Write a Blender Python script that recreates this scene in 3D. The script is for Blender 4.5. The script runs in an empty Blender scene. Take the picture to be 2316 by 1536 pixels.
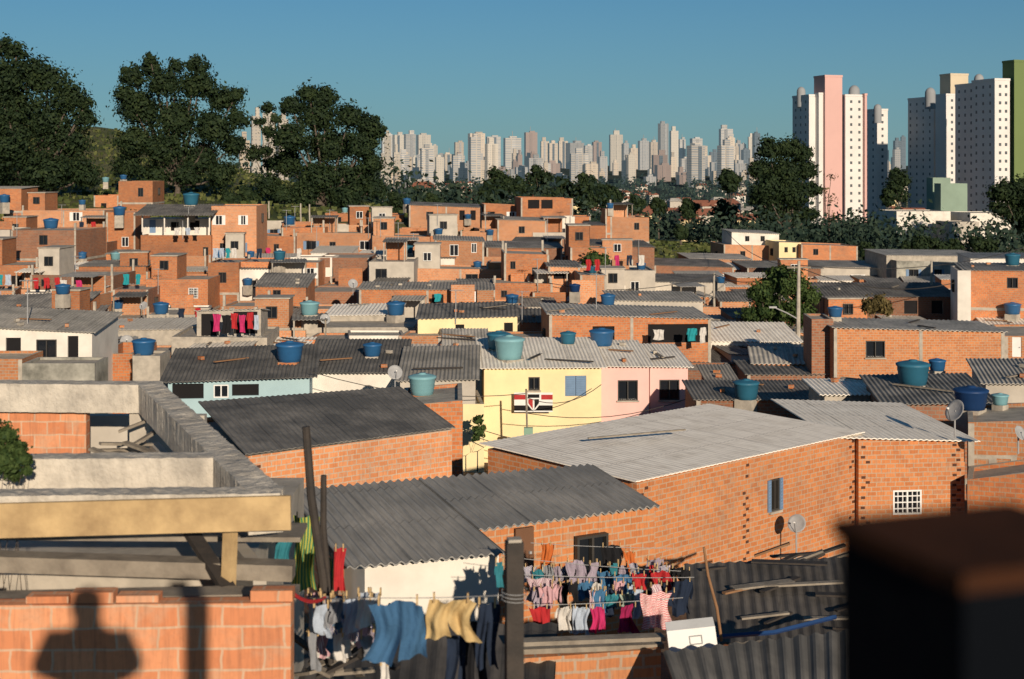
import bpy, math, random
import numpy as np
from mathutils import Vector, Matrix
R=random.Random(11); NR=np.random.RandomState(5)
F=3217.0; HZ=375.0; CZ=14.0
S=bpy.context.scene; COL=S.collection
# ---------- sight lines taken from the photograph: bearing + distance -> world metres
def P(px,py,D): return Vector(((px-1158)/F*D, D, CZ-(py-HZ)/F*D))
def W(x,y,z): return Vector((x,y,CZ+z))
# ---------- materials
MATS={}
def newmat(name):
    m=bpy.data.materials.new(name); m.use_nodes=True; MATS[name]=m
    nt=m.node_tree; b=nt.nodes['Principled BSDF']; b.inputs['Roughness'].default_value=.85
    b.inputs['Specular IOR Level'].default_value=.25
    return m,nt,b
def N(nt,t,**k):
    n=nt.nodes.new(t)
    for a,v in k.items(): setattr(n,a,v)
    return n
def mixc(nt,f,a,b,mode='MIX'):
    n=N(nt,'ShaderNodeMix',data_type='RGBA',blend_type=mode)
    for i,v in ((0,f),(6,a),(7,b)):
        if hasattr(v,'is_linked'): nt.links.new(v,n.inputs[i])
        elif i==0: n.inputs[0].default_value=v
        else: n.inputs[i].default_value=(*v[:3],1)
    return n.outputs[2]
def noise(nt,scale,detail=5,vec=None,rough=.6):
    n=N(nt,'ShaderNodeTexNoise'); n.inputs['Scale'].default_value=scale; n.inputs['Detail'].default_value=detail; n.inputs['Roughness'].default_value=rough
    if vec is None:
        g=N(nt,'ShaderNodeNewGeometry'); vec=g.outputs['Position']
    nt.links.new(vec,n.inputs['Vector']); return n.outputs['Fac']
def ramp(nt,f,a,b,c=0,d=1):
    n=N(nt,'ShaderNodeMapRange'); nt.links.new(f,n.inputs[0]); n.inputs[1].default_value=a; n.inputs[2].default_value=b; n.inputs[3].default_value=c; n.inputs[4].default_value=d; return n.outputs[0]
def mul(nt,f,v):
    k=N(nt,'ShaderNodeMath',operation='MULTIPLY'); nt.links.new(f,k.inputs[0]); k.inputs[1].default_value=v; return k.outputs[0]
def bump(nt,b,h,s=.3,d=.02):
    n=N(nt,'ShaderNodeBump'); n.inputs['Strength'].default_value=s; n.inputs['Distance'].default_value=d
    nt.links.new(h,n.inputs['Height']); nt.links.new(n.outputs[0],b.inputs['Normal'])
def scaled(nt,sx,sy,sz=1):
    u=N(nt,'ShaderNodeUVMap'); m=N(nt,'ShaderNodeMapping'); m.inputs['Scale'].default_value=(sx,sy,sz); nt.links.new(u.outputs[0],m.inputs[0]); return m.outputs[0]
def plain(name,c,rough=.8,c2=None,sc=3,st=.5,bs=.15,spec=.25):
    m,nt,b=newmat(name); b.inputs['Roughness'].default_value=rough; b.inputs['Specular IOR Level'].default_value=spec
    c2=c2 or tuple(x*.6 for x in c)
    f=mul(nt,ramp(nt,noise(nt,sc,6),.38,.72),st)
    nt.links.new(mixc(nt,f,c,c2),b.inputs['Base Color'])
    if bs: bump(nt,b,noise(nt,sc*6,4),bs)
    return m
def objval(nt,c,lo,hi):
    oi=N(nt,'ShaderNodeObjectInfo'); hs=N(nt,'ShaderNodeHueSaturation')
    nt.links.new(ramp(nt,oi.outputs['Random'],0,1,lo,hi),hs.inputs['Value']); nt.links.new(c,hs.inputs['Color']); return hs.outputs[0]
def brick(name,c1,c2,mort,bw=.29,bh=.145,ms=.02,stain=.5,sc=(.14,.1,.08),smear=.5,wob=.012,lo=.74,hi=1.2):
    m,nt,b=newmat(name)
    u=N(nt,'ShaderNodeUVMap'); nz=N(nt,'ShaderNodeTexNoise'); nz.inputs['Scale'].default_value=4; nt.links.new(u.outputs[0],nz.inputs['Vector'])
    v1=N(nt,'ShaderNodeVectorMath',operation='SUBTRACT'); nt.links.new(nz.outputs['Color'],v1.inputs[0]); v1.inputs[1].default_value=(.5,.5,.5)
    v2=N(nt,'ShaderNodeVectorMath',operation='MULTIPLY_ADD'); nt.links.new(v1.outputs[0],v2.inputs[0]); v2.inputs[1].default_value=(wob*4,wob*3,0); nt.links.new(u.outputs[0],v2.inputs[2])
    t=N(nt,'ShaderNodeTexBrick'); nt.links.new(v2.outputs[0],t.inputs['Vector'])
    t.inputs['Scale'].default_value=1; t.inputs['Brick Width'].default_value=bw; t.inputs['Row Height'].default_value=bh
    t.inputs['Mortar Size'].default_value=ms; t.inputs['Mortar Smooth'].default_value=.3
    t.inputs['Color1'].default_value=(*c1,1); t.inputs['Color2'].default_value=(*c2,1); t.inputs['Mortar'].default_value=(*mort,1)
    c=mixc(nt,mul(nt,ramp(nt,noise(nt,.55,6),.47,.75),stain),t.outputs['Color'],sc)
    c=mixc(nt,mul(nt,ramp(nt,noise(nt,3.1,6),.54,.68),smear),c,tuple(x*.9 for x in mort))
    c=mixc(nt,mul(nt,ramp(nt,noise(nt,9,3,scaled(nt,3.0,.25)),.47,.78),.4),c,(.11,.06,.045))
    c=mixc(nt,mul(nt,ramp(nt,noise(nt,22,4),.5,.75),.2),c,(.2,.09,.05))
    nt.links.new(objval(nt,c,lo,hi),b.inputs['Base Color']); bump(nt,b,t.outputs['Fac'],-.5,.012)
    return m
brick('brick',(.58,.20,.068),(.44,.135,.046),(.38,.24,.15))
brick('brick_pale',(.62,.26,.11),(.52,.195,.075),(.47,.34,.24),stain=.35)
brick('brick_brown',(.34,.135,.066),(.25,.09,.043),(.25,.19,.14),stain=.75)
brick('brick_big',(.66,.29,.145),(.54,.20,.09),(.54,.36,.24),bw=.31,bh=.158,ms=.010,stain=.15,smear=.5,wob=.014,lo=.98,hi=1.05)
brick('brick_main',(.62,.24,.088),(.49,.17,.058),(.47,.32,.21),ms=.018,stain=.3,bw=.29,bh=.135,lo=.95,hi=1.05)
def roofm(name,c,c2,light):
    m,nt,b=newmat(name); b.inputs['Roughness'].default_value=.8
    t=N(nt,'ShaderNodeTexBrick'); u=N(nt,'ShaderNodeUVMap'); nt.links.new(u.outputs[0],t.inputs['Vector'])
    t.inputs['Scale'].default_value=1; t.inputs['Brick Width'].default_value=1.1; t.inputs['Row Height'].default_value=1.75; t.inputs['Mortar Size'].default_value=.02
    t.offset=0
    t.inputs['Color1'].default_value=(*c,1); t.inputs['Color2'].default_value=(*c2,1); t.inputs['Mortar'].default_value=(*[x*.45 for x in c],1)
    col=mixc(nt,mul(nt,ramp(nt,noise(nt,.7,7),.40,.68),.8),t.outputs['Color'],light)
    col=mixc(nt,mul(nt,ramp(nt,noise(nt,4,5,scaled(nt,4,.3)),.46,.7),.6),col,tuple(x*.55 for x in c))
    nt.links.new(objval(nt,col,.7,1.35),b.inputs['Base Color'])
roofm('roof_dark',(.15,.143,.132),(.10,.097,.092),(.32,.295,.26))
roofm('roof_painted_shade',(.055,.05,.046),(.04,.037,.034),(.12,.105,.09))  # shadow over the low sheds is put into this darker roof colour
roofm('roof_mid',(.38,.355,.31),(.28,.265,.235),(.58,.53,.46))
roofm('roof_light',(.74,.68,.59),(.66,.61,.53),(.82,.77,.68))
m,nt,b=newmat('roof_pale'); t=N(nt,'ShaderNodeTexBrick'); u=N(nt,'ShaderNodeUVMap'); nt.links.new(u.outputs[0],t.inputs['Vector']); t.inputs['Scale'].default_value=1; t.inputs['Brick Width'].default_value=1.05; t.inputs['Row Height'].default_value=1.7; t.inputs['Mortar Size'].default_value=.012; t.offset=0
t.inputs['Color1'].default_value=(.97,.90,.79,1); t.inputs['Color2'].default_value=(.90,.83,.73,1); t.inputs['Mortar'].default_value=(.5,.45,.4,1)
c=mixc(nt,mul(nt,ramp(nt,noise(nt,1.3,7),.46,.68),.55),t.outputs[0],(.66,.59,.50)); c=mixc(nt,mul(nt,ramp(nt,noise(nt,5,6,scaled(nt,3,.22)),.5,.7),.55),c,(.40,.36,.31)); nt.links.new(c,b.inputs['Base Color'])
roofm('roof_bluegrey',(.24,.238,.23),(.19,.188,.183),(.38,.36,.33))
plain('concrete',(.45,.40,.33),c2=(.22,.20,.17),sc=2.2,st=.8,bs=.4)
plain('concrete_pale',(.60,.54,.45),c2=(.30,.27,.23),sc=3.5,st=.85,bs=1.0)
plain('concrete_stained',(.42,.40,.34),c2=(.09,.09,.075),sc=.9,st=.95,bs=.4)
plain('plaster_white',(.74,.69,.61),c2=(.46,.42,.36),sc=.9,st=.55)
plain('plaster_grey',(.50,.45,.38),c2=(.30,.27,.23),sc=1.2,st=.6)
plain('plaster_yellow',(.82,.67,.38),c2=(.60,.47,.27),sc=.9,st=.5)
plain('plaster_pink',(.78,.48,.43),c2=(.58,.37,.33),sc=.9,st=.45)
plain('plaster_blue',(.36,.50,.53),c2=(.25,.36,.40),sc=1,st=.4)
plain('tank_blue',(.025,.12,.28),rough=.45,c2=(.02,.08,.18),sc=1.5,st=.5,bs=0,spec=.5)
plain('tank_light',(.20,.40,.44),rough=.5,c2=(.14,.28,.32),sc=1.5,st=.5,bs=0)
plain('tank_teal',(.03,.14,.22),rough=.5,sc=1.5,st=.5,bs=0)
plain('tank_navy',(.012,.045,.14),rough=.5,sc=1.5,st=.5,bs=0)
plain('wood_yellow',(.54,.38,.19),c2=(.30,.20,.10),sc=3.5,st=.9,bs=.3)
plain('wood_grey',(.28,.24,.19),c2=(.12,.10,.08),sc=4,st=.8,bs=.4)
plain('wood_dark',(.055,.045,.038),c2=(.02,.02,.02),sc=5,st=.7,bs=.4)
plain('wood_brown',(.26,.14,.07),sc=5)
plain('metal_painted_shade',(.003,.004,.006),rough=.9,sc=6,bs=.1,spec=.05)  # post sides: terrace shade painted in as a near-black base colour
plain('metal_rust',(.055,.021,.010),rough=.9,c2=(.012,.008,.006),sc=9,st=.9,spec=.05)
plain('metal_grey',(.35,.35,.35),rough=.5,sc=6,bs=0)
plain('paint_white',(.74,.73,.70),rough=.6,sc=3,st=.25)
plain('paint_blue',(.16,.25,.38),rough=.6,sc=3,st=.35)
plain('paint_green',(.20,.38,.05),rough=.6,sc=3,st=.35)
plain('door_brown',(.16,.08,.045),rough=.6,sc=3,st=.35)
plain('frame_dark',(.05,.045,.04),rough=.5,sc=3)
plain('void',(.012,.011,.012),rough=.9,sc=1,bs=0)
plain('hollow',(.09,.04,.025),rough=.9,sc=9,bs=0)
m,nt,b=newmat('glass'); b.inputs['Base Color'].default_value=(.012,.015,.02,1); b.inputs['Roughness'].default_value=.12; b.inputs['Specular IOR Level'].default_value=.6
plain('tower_glass',(.10,.11,.12),rough=.4,sc=1,bs=0)
plain('tile',(.33,.13,.08),c2=(.18,.08,.05),sc=1,st=.7)
plain('bark',(.12,.095,.075),c2=(.05,.04,.03),sc=2,st=.8)
plain('skin',(.35,.2,.14),sc=2,st=.2,bs=0); plain('hair',(.02,.015,.012),sc=8,bs=0)
def leafm(name,a,b_,c_):
    m,nt,b=newmat(name); b.inputs['Roughness'].default_value=.7; b.inputs['Specular IOR Level'].default_value=.12
    g=N(nt,'ShaderNodeNewGeometry'); cr=N(nt,'ShaderNodeValToRGB'); cr.color_ramp.elements[0].color=(*a,1); cr.color_ramp.elements[1].color=(*c_,1)
    e=cr.color_ramp.elements.new(.55); e.color=(*b_,1)
    nz=noise(nt,.35,4); ad=N(nt,'ShaderNodeMath',operation='ADD'); nt.links.new(mul(nt,g.outputs['Random Per Island'],.5),ad.inputs[0]); nt.links.new(nz,ad.inputs[1])
    nt.links.new(ramp(nt,ad.outputs[0],.35,1.1),cr.inputs[0]); nt.links.new(cr.outputs[0],b.inputs['Base Color']); return m,nt,b
leafm('leaf_dark',(.009,.018,.010),(.018,.032,.013),(.034,.050,.018))
leafm('leaf_green',(.012,.03,.01),(.04,.065,.018),(.08,.115,.035))
leafm('leaf_grass',(.03,.045,.012),(.07,.085,.026),(.15,.15,.055))
leafm('leaf_brown',(.03,.025,.01),(.09,.07,.025),(.16,.12,.05))
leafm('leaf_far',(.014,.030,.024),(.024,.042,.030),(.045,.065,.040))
def haze_glow(name,col,d0=300,d1=2600):
    # painted distance haze: far surfaces emit more with distance, no air volume
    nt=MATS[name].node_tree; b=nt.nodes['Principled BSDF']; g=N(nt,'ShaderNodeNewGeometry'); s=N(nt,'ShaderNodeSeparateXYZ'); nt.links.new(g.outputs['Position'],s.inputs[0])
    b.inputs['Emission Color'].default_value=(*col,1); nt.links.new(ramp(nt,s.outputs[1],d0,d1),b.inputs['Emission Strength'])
haze_glow('leaf_far',(.022,.034,.044))
m,nt,b=newmat('ground'); g1=ramp(nt,noise(nt,.06,7),.4,.62); g2=ramp(nt,noise(nt,.9,6),.4,.7)
c=mixc(nt,g1,(.05,.07,.02),(.16,.14,.06)); c=mixc(nt,g2,c,(.06,.075,.024))
geo=N(nt,'ShaderNodeNewGeometry'); sx=N(nt,'ShaderNodeSeparateXYZ'); nt.links.new(geo.outputs['Position'],sx.inputs[0])
c=mixc(nt,ramp(nt,sx.outputs[1],172,160),c,(.12,.085,.06)); c=mixc(nt,ramp(nt,sx.outputs[1],420,900),c,(.03,.045,.03))
nt.links.new(c,b.inputs['Base Color']); bump(nt,b,noise(nt,1.5,6),.8,.4)
def facade(name,wall,win,fx=3.2,fz=3.0,ms=1.0):
    m,nt,b=newmat(name); u=N(nt,'ShaderNodeUVMap'); t=N(nt,'ShaderNodeTexBrick'); nt.links.new(u.outputs[0],t.inputs['Vector']); t.offset=0
    t.inputs['Scale'].default_value=1; t.inputs['Brick Width'].default_value=fx; t.inputs['Row Height'].default_value=fz; t.inputs['Mortar Size'].default_value=ms; t.inputs['Mortar Smooth'].default_value=.1
    t.inputs['Color1'].default_value=(*win,1); t.inputs['Color2'].default_value=(*[x*1.5 for x in win],1); t.inputs['Mortar'].default_value=(*wall,1)
    nt.links.new(objval(nt,t.outputs[0],.62,1.0),b.inputs['Base Color']); haze_glow(name,(.065,.088,.098))
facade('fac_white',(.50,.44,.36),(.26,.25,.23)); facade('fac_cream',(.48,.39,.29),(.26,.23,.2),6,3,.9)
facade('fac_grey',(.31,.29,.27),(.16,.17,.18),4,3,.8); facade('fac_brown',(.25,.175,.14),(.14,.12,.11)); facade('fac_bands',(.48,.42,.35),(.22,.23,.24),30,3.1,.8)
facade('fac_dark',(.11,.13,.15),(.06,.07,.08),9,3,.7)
plain('tower_white',(.72,.68,.64),c2=(.54,.52,.49),sc=.12,st=.5,bs=0); plain('tower_pink',(.62,.38,.34),c2=(.52,.32,.29),sc=.1,st=.4,bs=0)
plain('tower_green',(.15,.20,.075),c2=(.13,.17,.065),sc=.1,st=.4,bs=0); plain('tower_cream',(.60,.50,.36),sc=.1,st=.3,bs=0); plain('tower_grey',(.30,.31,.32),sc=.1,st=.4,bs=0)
plain('green_pale',(.25,.40,.30),sc=.2,st=.5,bs=0)
CL={}
def cloth_mat(c,c2=None,stripe=None,diag=False):
    key='cloth_%02d'%len(CL); 
    if c2 is None: m=plain(key,c,rough=.9,c2=tuple(x*.65 for x in c),sc=6,st=.7,bs=.4)
    else:
        m,nt,b=newmat(key); u=N(nt,'ShaderNodeUVMap'); w=N(nt,'ShaderNodeTexWave'); w.inputs['Scale'].default_value=stripe; w.bands_direction='X' if diag else 'Y'
        w.inputs['Distortion'].default_value=1.5 if diag else 0
        nt.links.new(u.outputs[0],w.inputs['Vector']); nt.links.new(mixc(nt,ramp(nt,w.outputs['Fac'],.45,.55),c,c2),b.inputs['Base Color'])
    CL[key]=m; return key
# ---------- mesh builder
class MB:
    def __init__(s): s.v=[];s.f=[];s.m=[];s.uv=[];s.mats=[];s.smooth=False
    def face(s,pts,mat,uv=None):
        if mat not in s.mats: s.mats.append(mat)
        i=len(s.v); s.v+= [Vector(p) for p in pts]; s.f.append(tuple(range(i,i+len(pts)))); s.m.append(s.mats.index(mat))
        if uv is None:
            n=(Vector(pts[1])-Vector(pts[0])).cross(Vector(pts[2])-Vector(pts[0]))
            if n.length>1e-12: n.normalize()
            if abs(n.z)<.75:
                t=Vector((-n.y,n.x,0)); t.normalize(); uv=[(Vector(p).dot(t),p[2]) for p in pts]
            else: uv=[(p[0],p[1]) for p in pts]
        s.uv.append(uv)
    def hexa(s,p,mat):
        for q in ((0,1,5,4),(1,2,6,5),(2,3,7,6),(3,0,4,7),(4,5,6,7),(3,2,1,0)): s.face([p[i] for i in q],mat)
    def obox(s,o,dx,dy,z0,z1,mat):
        b=[o,o+dx,o+dx+dy,o+dy]
        s.hexa([Vector((q.x,q.y,z0)) for q in b]+[Vector((q.x,q.y,z1)) for q in b],mat)
    def cbox(s,c,sx,sy,sz,mat,yaw=0):
        d=Vector((math.cos(yaw),math.sin(yaw),0)); e=Vector((-d.y,d.x,0)); c=Vector(c)
        s.obox(c-d*sx/2-e*sy/2,d*sx,e*sy,c.z-sz/2,c.z+sz/2,mat)
    def bar(s,p,q,w,h,mat):
        p=Vector(p);q=Vector(q); d=(q-p).normalized(); side=d.cross(Vector((0,0,1)))
        if side.length<.01: side=Vector((1,0,0))
        side.normalize(); up=side.cross(d)
        a=side*w/2; dn=-up*h
        s.hexa([p-a+dn,p+a+dn,q+a+dn,q-a+dn,p-a,p+a,q+a,q-a],mat)
    def tube(s,pts,r,mat,n=6,close=False):
        rings=[]
        for i,p in enumerate(pts):
            p=Vector(p); a=Vector(pts[max(i-1,0)]); b=Vector(pts[min(i+1,len(pts)-1)]); d=(b-a).normalized()
            u=d.cross(Vector((0,0,1)) if abs(d.z)<.9 else Vector((1,0,0))).normalized(); w=d.cross(u)
            rr=r[i] if hasattr(r,'__len__') else r
            rings.append([p+u*rr*math.cos(2*math.pi*k/n)+w*rr*math.sin(2*math.pi*k/n) for k in range(n)])
        for i in range(len(rings)-1):
            for k in range(n): s.face([rings[i][k],rings[i][(k+1)%n],rings[i+1][(k+1)%n],rings[i+1][k]],mat,[(0,0)]*4)
        s.face(rings[0],mat,[(0,0)]*n); s.face(rings[-1],mat,[(0,0)]*n)
    def lathe(s,prof,mat,n=20,c=(0,0,0)):
        c=Vector(c)
        for (r0,z0),(r1,z1) in zip(prof,prof[1:]):
            for k in range(n):
                a=2*math.pi*k/n; b=2*math.pi*(k+1)/n
                s.face([c+Vector((r0*math.cos(a),r0*math.sin(a),z0)),c+Vector((r0*math.cos(b),r0*math.sin(b),z0)),c+Vector((r1*math.cos(b),r1*math.sin(b),z1)),c+Vector((r1*math.cos(a),r1*math.sin(a),z1))],mat,[(0,0)]*4)
    def mesh(s,name,o=Vector((0,0,0))):
        me=bpy.data.meshes.new(name); me.from_pydata([tuple(v-o) for v in s.v],[],s.f)
        for mt in s.mats: me.materials.append(MATS[mt])
        me.polygons.foreach_set('material_index',s.m)
        ul=me.uv_layers.new(name='UVMap'); ul.data.foreach_set('uv',[c for f in s.uv for p in f for c in p])
        if s.smooth:
            import bmesh
            bm=bmesh.new(); bm.from_mesh(me); bmesh.ops.remove_doubles(bm,verts=bm.verts,dist=1e-5); bmesh.ops.recalc_face_normals(bm,faces=bm.faces); bm.to_mesh(me); bm.free()
            me.polygons.foreach_set('use_smooth',[True]*len(me.polygons))
        me.update(); return me
WO={}
def part(name,mb,parent=None,o=None,label=None):
    if o is None: o=WO[parent.name] if parent else Vector((0,0,0))
    me=mb if isinstance(mb,bpy.types.Mesh) else mb.mesh(name,o)
    ob=bpy.data.objects.new(name,me); COL.objects.link(ob); WO[ob.name]=Vector(o)
    if parent: ob.parent=parent; ob.location=Vector(o)-WO[parent.name]
    else: ob.location=o
    if label: ob['label']=label
    return ob
def root(name,label,cat,o,group=None):
    ob=bpy.data.objects.new(name,None); ob.empty_display_size=.3; COL.objects.link(ob); ob.location=o; WO[ob.name]=Vector(o)
    ob['label']=label; ob['category']=cat
    if group: ob['group']=group
    return ob
def single(name,mb,label,cat,o,group=None):
    ob=part(name,mb,None,Vector(o)); ob['label']=label; ob['category']=cat
    if group: ob['group']=group
    return ob
# ---------- terrain
TT=[-.45,-.28,-.18,-.10,0,.10,.20,.30,.45]
TY=[0,40,70,100,130,150,180,240,330,560,1000,2000,2500,4000,20000]
TZ=[[-10]*9,[-11.5]*9,[-14]*9,[-14.5]*9,
[-12,-12.5,-13,-13,-13.5,-14,-15,-15,-15],
[-9,-9.5,-10,-10,-10.5,-12.5,-14.5,-15,-15],
[-5,-5.5,-6,-6.5,-8,-11,-13.5,-14.5,-15],
[-1,-1.9,-4,-7,-9.5,-13,-16.5,-17,-17],
[13,8.5,-2,-9,-15,-18,-19,-19,-19],
[16,7,-15,-22,-27,-29,-30,-30,-30],
[10,-15,-32,-35,-36,-36,-36,-36,-36],
[-10,-25,-28,-28,-28,-28,-28,-28,-28],
[-10,-12,-12,-12,-12,-12,-12,-12,-12],
[0]*9,[0]*9]
def gz(x,y):
    t=max(min(x/max(y,10),.449),-.449); y=max(min(y,19999),0)
    i=max(k for k in range(len(TY)-1) if TY[k]<=y); j=max(k for k in range(len(TT)-1) if TT[k]<=t)
    a=(y-TY[i])/(TY[i+1]-TY[i]); b=(t-TT[j])/(TT[j+1]-TT[j])
    z=(TZ[i][j]*(1-b)+TZ[i][j+1]*b)*(1-a)+(TZ[i+1][j]*(1-b)+TZ[i+1][j+1]*b)*a
    return CZ+z
ys=list(np.linspace(-60,340,90))+list(np.geomspace(350,16000,50)); vs=[];fs=[]
nx=110
for y in ys:
    w=max(80,.62*max(y,0)+60)
    for k in range(nx+1):
        x=-w+2*w*k/nx; vs.append((x,y,gz(x,y)+(.25*math.sin(x*.31+y*.17)+.2*math.sin(x*.12-y*.23) if y<400 else 0)))
for i in range(len(ys)-1):
    for k in range(nx): a=i*(nx+1)+k; fs.append((a,a+1,a+nx+2,a+nx+1))
me=bpy.data.meshes.new('ground'); me.from_pydata(vs,[],fs); me.materials.append(MATS['ground']); me.polygons.foreach_set('use_smooth',[True]*len(fs))
g=bpy.data.objects.new('ground',me); COL.objects.link(g); g['kind']='structure'
# ---------- houses
def hit(px,A,dr):
    k=(px-1158)/F; return (k*A.y-A.x)/(dr.x-k*dr.y)
def corr(mb,A,dr,L,bk,dep,zA,zB,rise,mat,pitch=.18,amp=.026,th=.03):
    n=max(int(L/pitch)*6,6); ra=zA+rise; rb=zB+rise
    top=[];
    for i in range(n+1):
        u=L*i/n; o=amp*math.sin(u/pitch*2*math.pi)
        f=A+dr*u; b=f+bk*dep; t=i/n
        top.append((Vector((f.x,f.y,zA+(zB-zA)*t+o)),Vector((b.x,b.y,ra+(rb-ra)*t+o)),u))
    dn=Vector((0,0,-th))
    for (a,b,u),(c,d,v) in zip(top,top[1:]):
        mb.face([a,c,d,b],mat,[(u,0),(v,0),(v,dep),(u,dep)])
        mb.face([a+dn,c+dn,d+dn,b+dn],mat,[(u,0),(v,0),(v,dep),(u,dep)])
        mb.face([a+dn,c+dn,c,a],mat,[(u,0),(v,0),(v,.1),(u,.1)]); mb.face([b+dn,d+dn,d,b],mat,[(u,0),(v,0),(v,.1),(u,.1)])
    for a,b,u in (top[0],top[-1]): mb.face([a+dn,a,b,b+dn],mat)
def window(par,A,dr,out,s,z,w,h,kind,near=False):
    rec=.12; mb=MB(); o=Vector((A.x,A.y,0))
    def pt(u,zz,d): q=o+dr*(s+u)+out*d; return Vector((q.x,q.y,z+zz))
    def slab(u0,u1,z0,z1,d0,d1,mat): mb.hexa([pt(u0,z0,d1),pt(u1,z0,d1),pt(u1,z0,d0),pt(u0,z0,d0),pt(u0,z1,d1),pt(u1,z1,d1),pt(u1,z1,d0),pt(u0,z1,d0)],mat)
    W2,H2=w/2-.004,h/2-.004; fr={'dark':'frame_dark','white':'paint_white','grid':'paint_white','openshut':'frame_dark','whiteshut':'paint_white'}.get(kind)
    name='window'
    mb.face([pt(-W2,-H2,-rec),pt(W2,-H2,-rec),pt(W2,H2,-rec),pt(-W2,H2,-rec)],'void' if kind in('open','door','doorblue','doorwhite') else 'glass')
    if fr:
        t=.05
        for q in ((-W2,W2,H2-t,H2),(-W2,W2,-H2,-H2+t),(-W2,-W2+t,-H2+t,H2-t),(W2-t,W2,-H2+t,H2-t),(-t/2,t/2,-H2+t,H2-t)): slab(q[0],q[1],q[2],q[3],-.1,.015,fr)
    if kind=='grid':
        for i in range(1,4): slab(-W2+.05,W2-.05,-H2+h*i/4-.015,-H2+h*i/4+.015,-.02,.03,fr)
        for i in (1,2,4,5): slab(-W2+w*i/6-.012,-W2+w*i/6+.012,-H2+.05,H2-.05,-.03,.02,fr)
    if kind in('blueshut','greenshut'):
        mt='paint_blue' if kind=='blueshut' else 'paint_green'
        for sgn in(-1,1):
            a,b=(-W2,-.01) if sgn<0 else (.01,W2)
            slab(a,b,-H2,H2,-.08,-.04,mt)
            for i in range(9): zz=-H2+h*(i+.3)/9; slab(a+.04,b-.04,zz,zz+h/18,-.035,.0,mt)
    if kind in('door','doorblue','doorwhite'):
        name='door'; slab(-W2,W2,-H2,H2,-.1,-.05,{'door':'door_brown','doorblue':'paint_blue','doorwhite':'paint_white'}[kind])
        slab(W2-.12,W2-.07,-.05,.0,-.05,.0,'metal_grey')
    ob=part(name,mb,par,o=Vector((o.x+dr.x*s,o.y+dr.y*s,z-h/2)))
    if kind in('openshut','whiteshut'):
        for sgn in(-1,1):
            mb=MB(); mt='paint_blue' if kind=='openshut' else 'paint_white'; ww=w*.42 if kind=='whiteshut' else w*.3
            a,b=(-W2-ww,-W2+.0) if sgn<0 else (W2,W2+ww)
            slab(a,b,-H2,H2,.01,.05,mt)
            for i in range(10): zz=-H2+h*(i+.3)/10; slab(a+.04,b-.04,zz,zz+h/20,.05,.075,mt)
            part('shutter',mb,ob,o=WO[ob.name],label='louvred shutter folded open against the wall')
    if near and kind in('openshut','dark'):
        mb=MB(); slab(-W2-.06,W2+.06,-H2-.07,-H2-.005,0,.09,'concrete'); part('sill',mb,ob,o=WO[ob.name])
    return ob
CENT=[]; RECT=[]; SLABS=[]
WALLTXT={'brick':'orange bare brick','brick_pale':'pale orange brick','brick_brown':'weathered brown brick','plaster_white':'white plastered','plaster_grey':'grey rendered','plaster_yellow':'yellow painted','plaster_pink':'pink painted','plaster_blue':'light blue painted','concrete':'grey concrete','concrete_stained':'stained concrete','brick_main':'orange brick','fac_white':'white'}
ROOFTXT={'roof_dark':'dark corrugated roof','roof_mid':'grey corrugated roof','roof_light':'pale corrugated roof','roof_bluegrey':'blue-grey corrugated roof','slab':'flat concrete terrace','none':'open unfinished top'}
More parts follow.
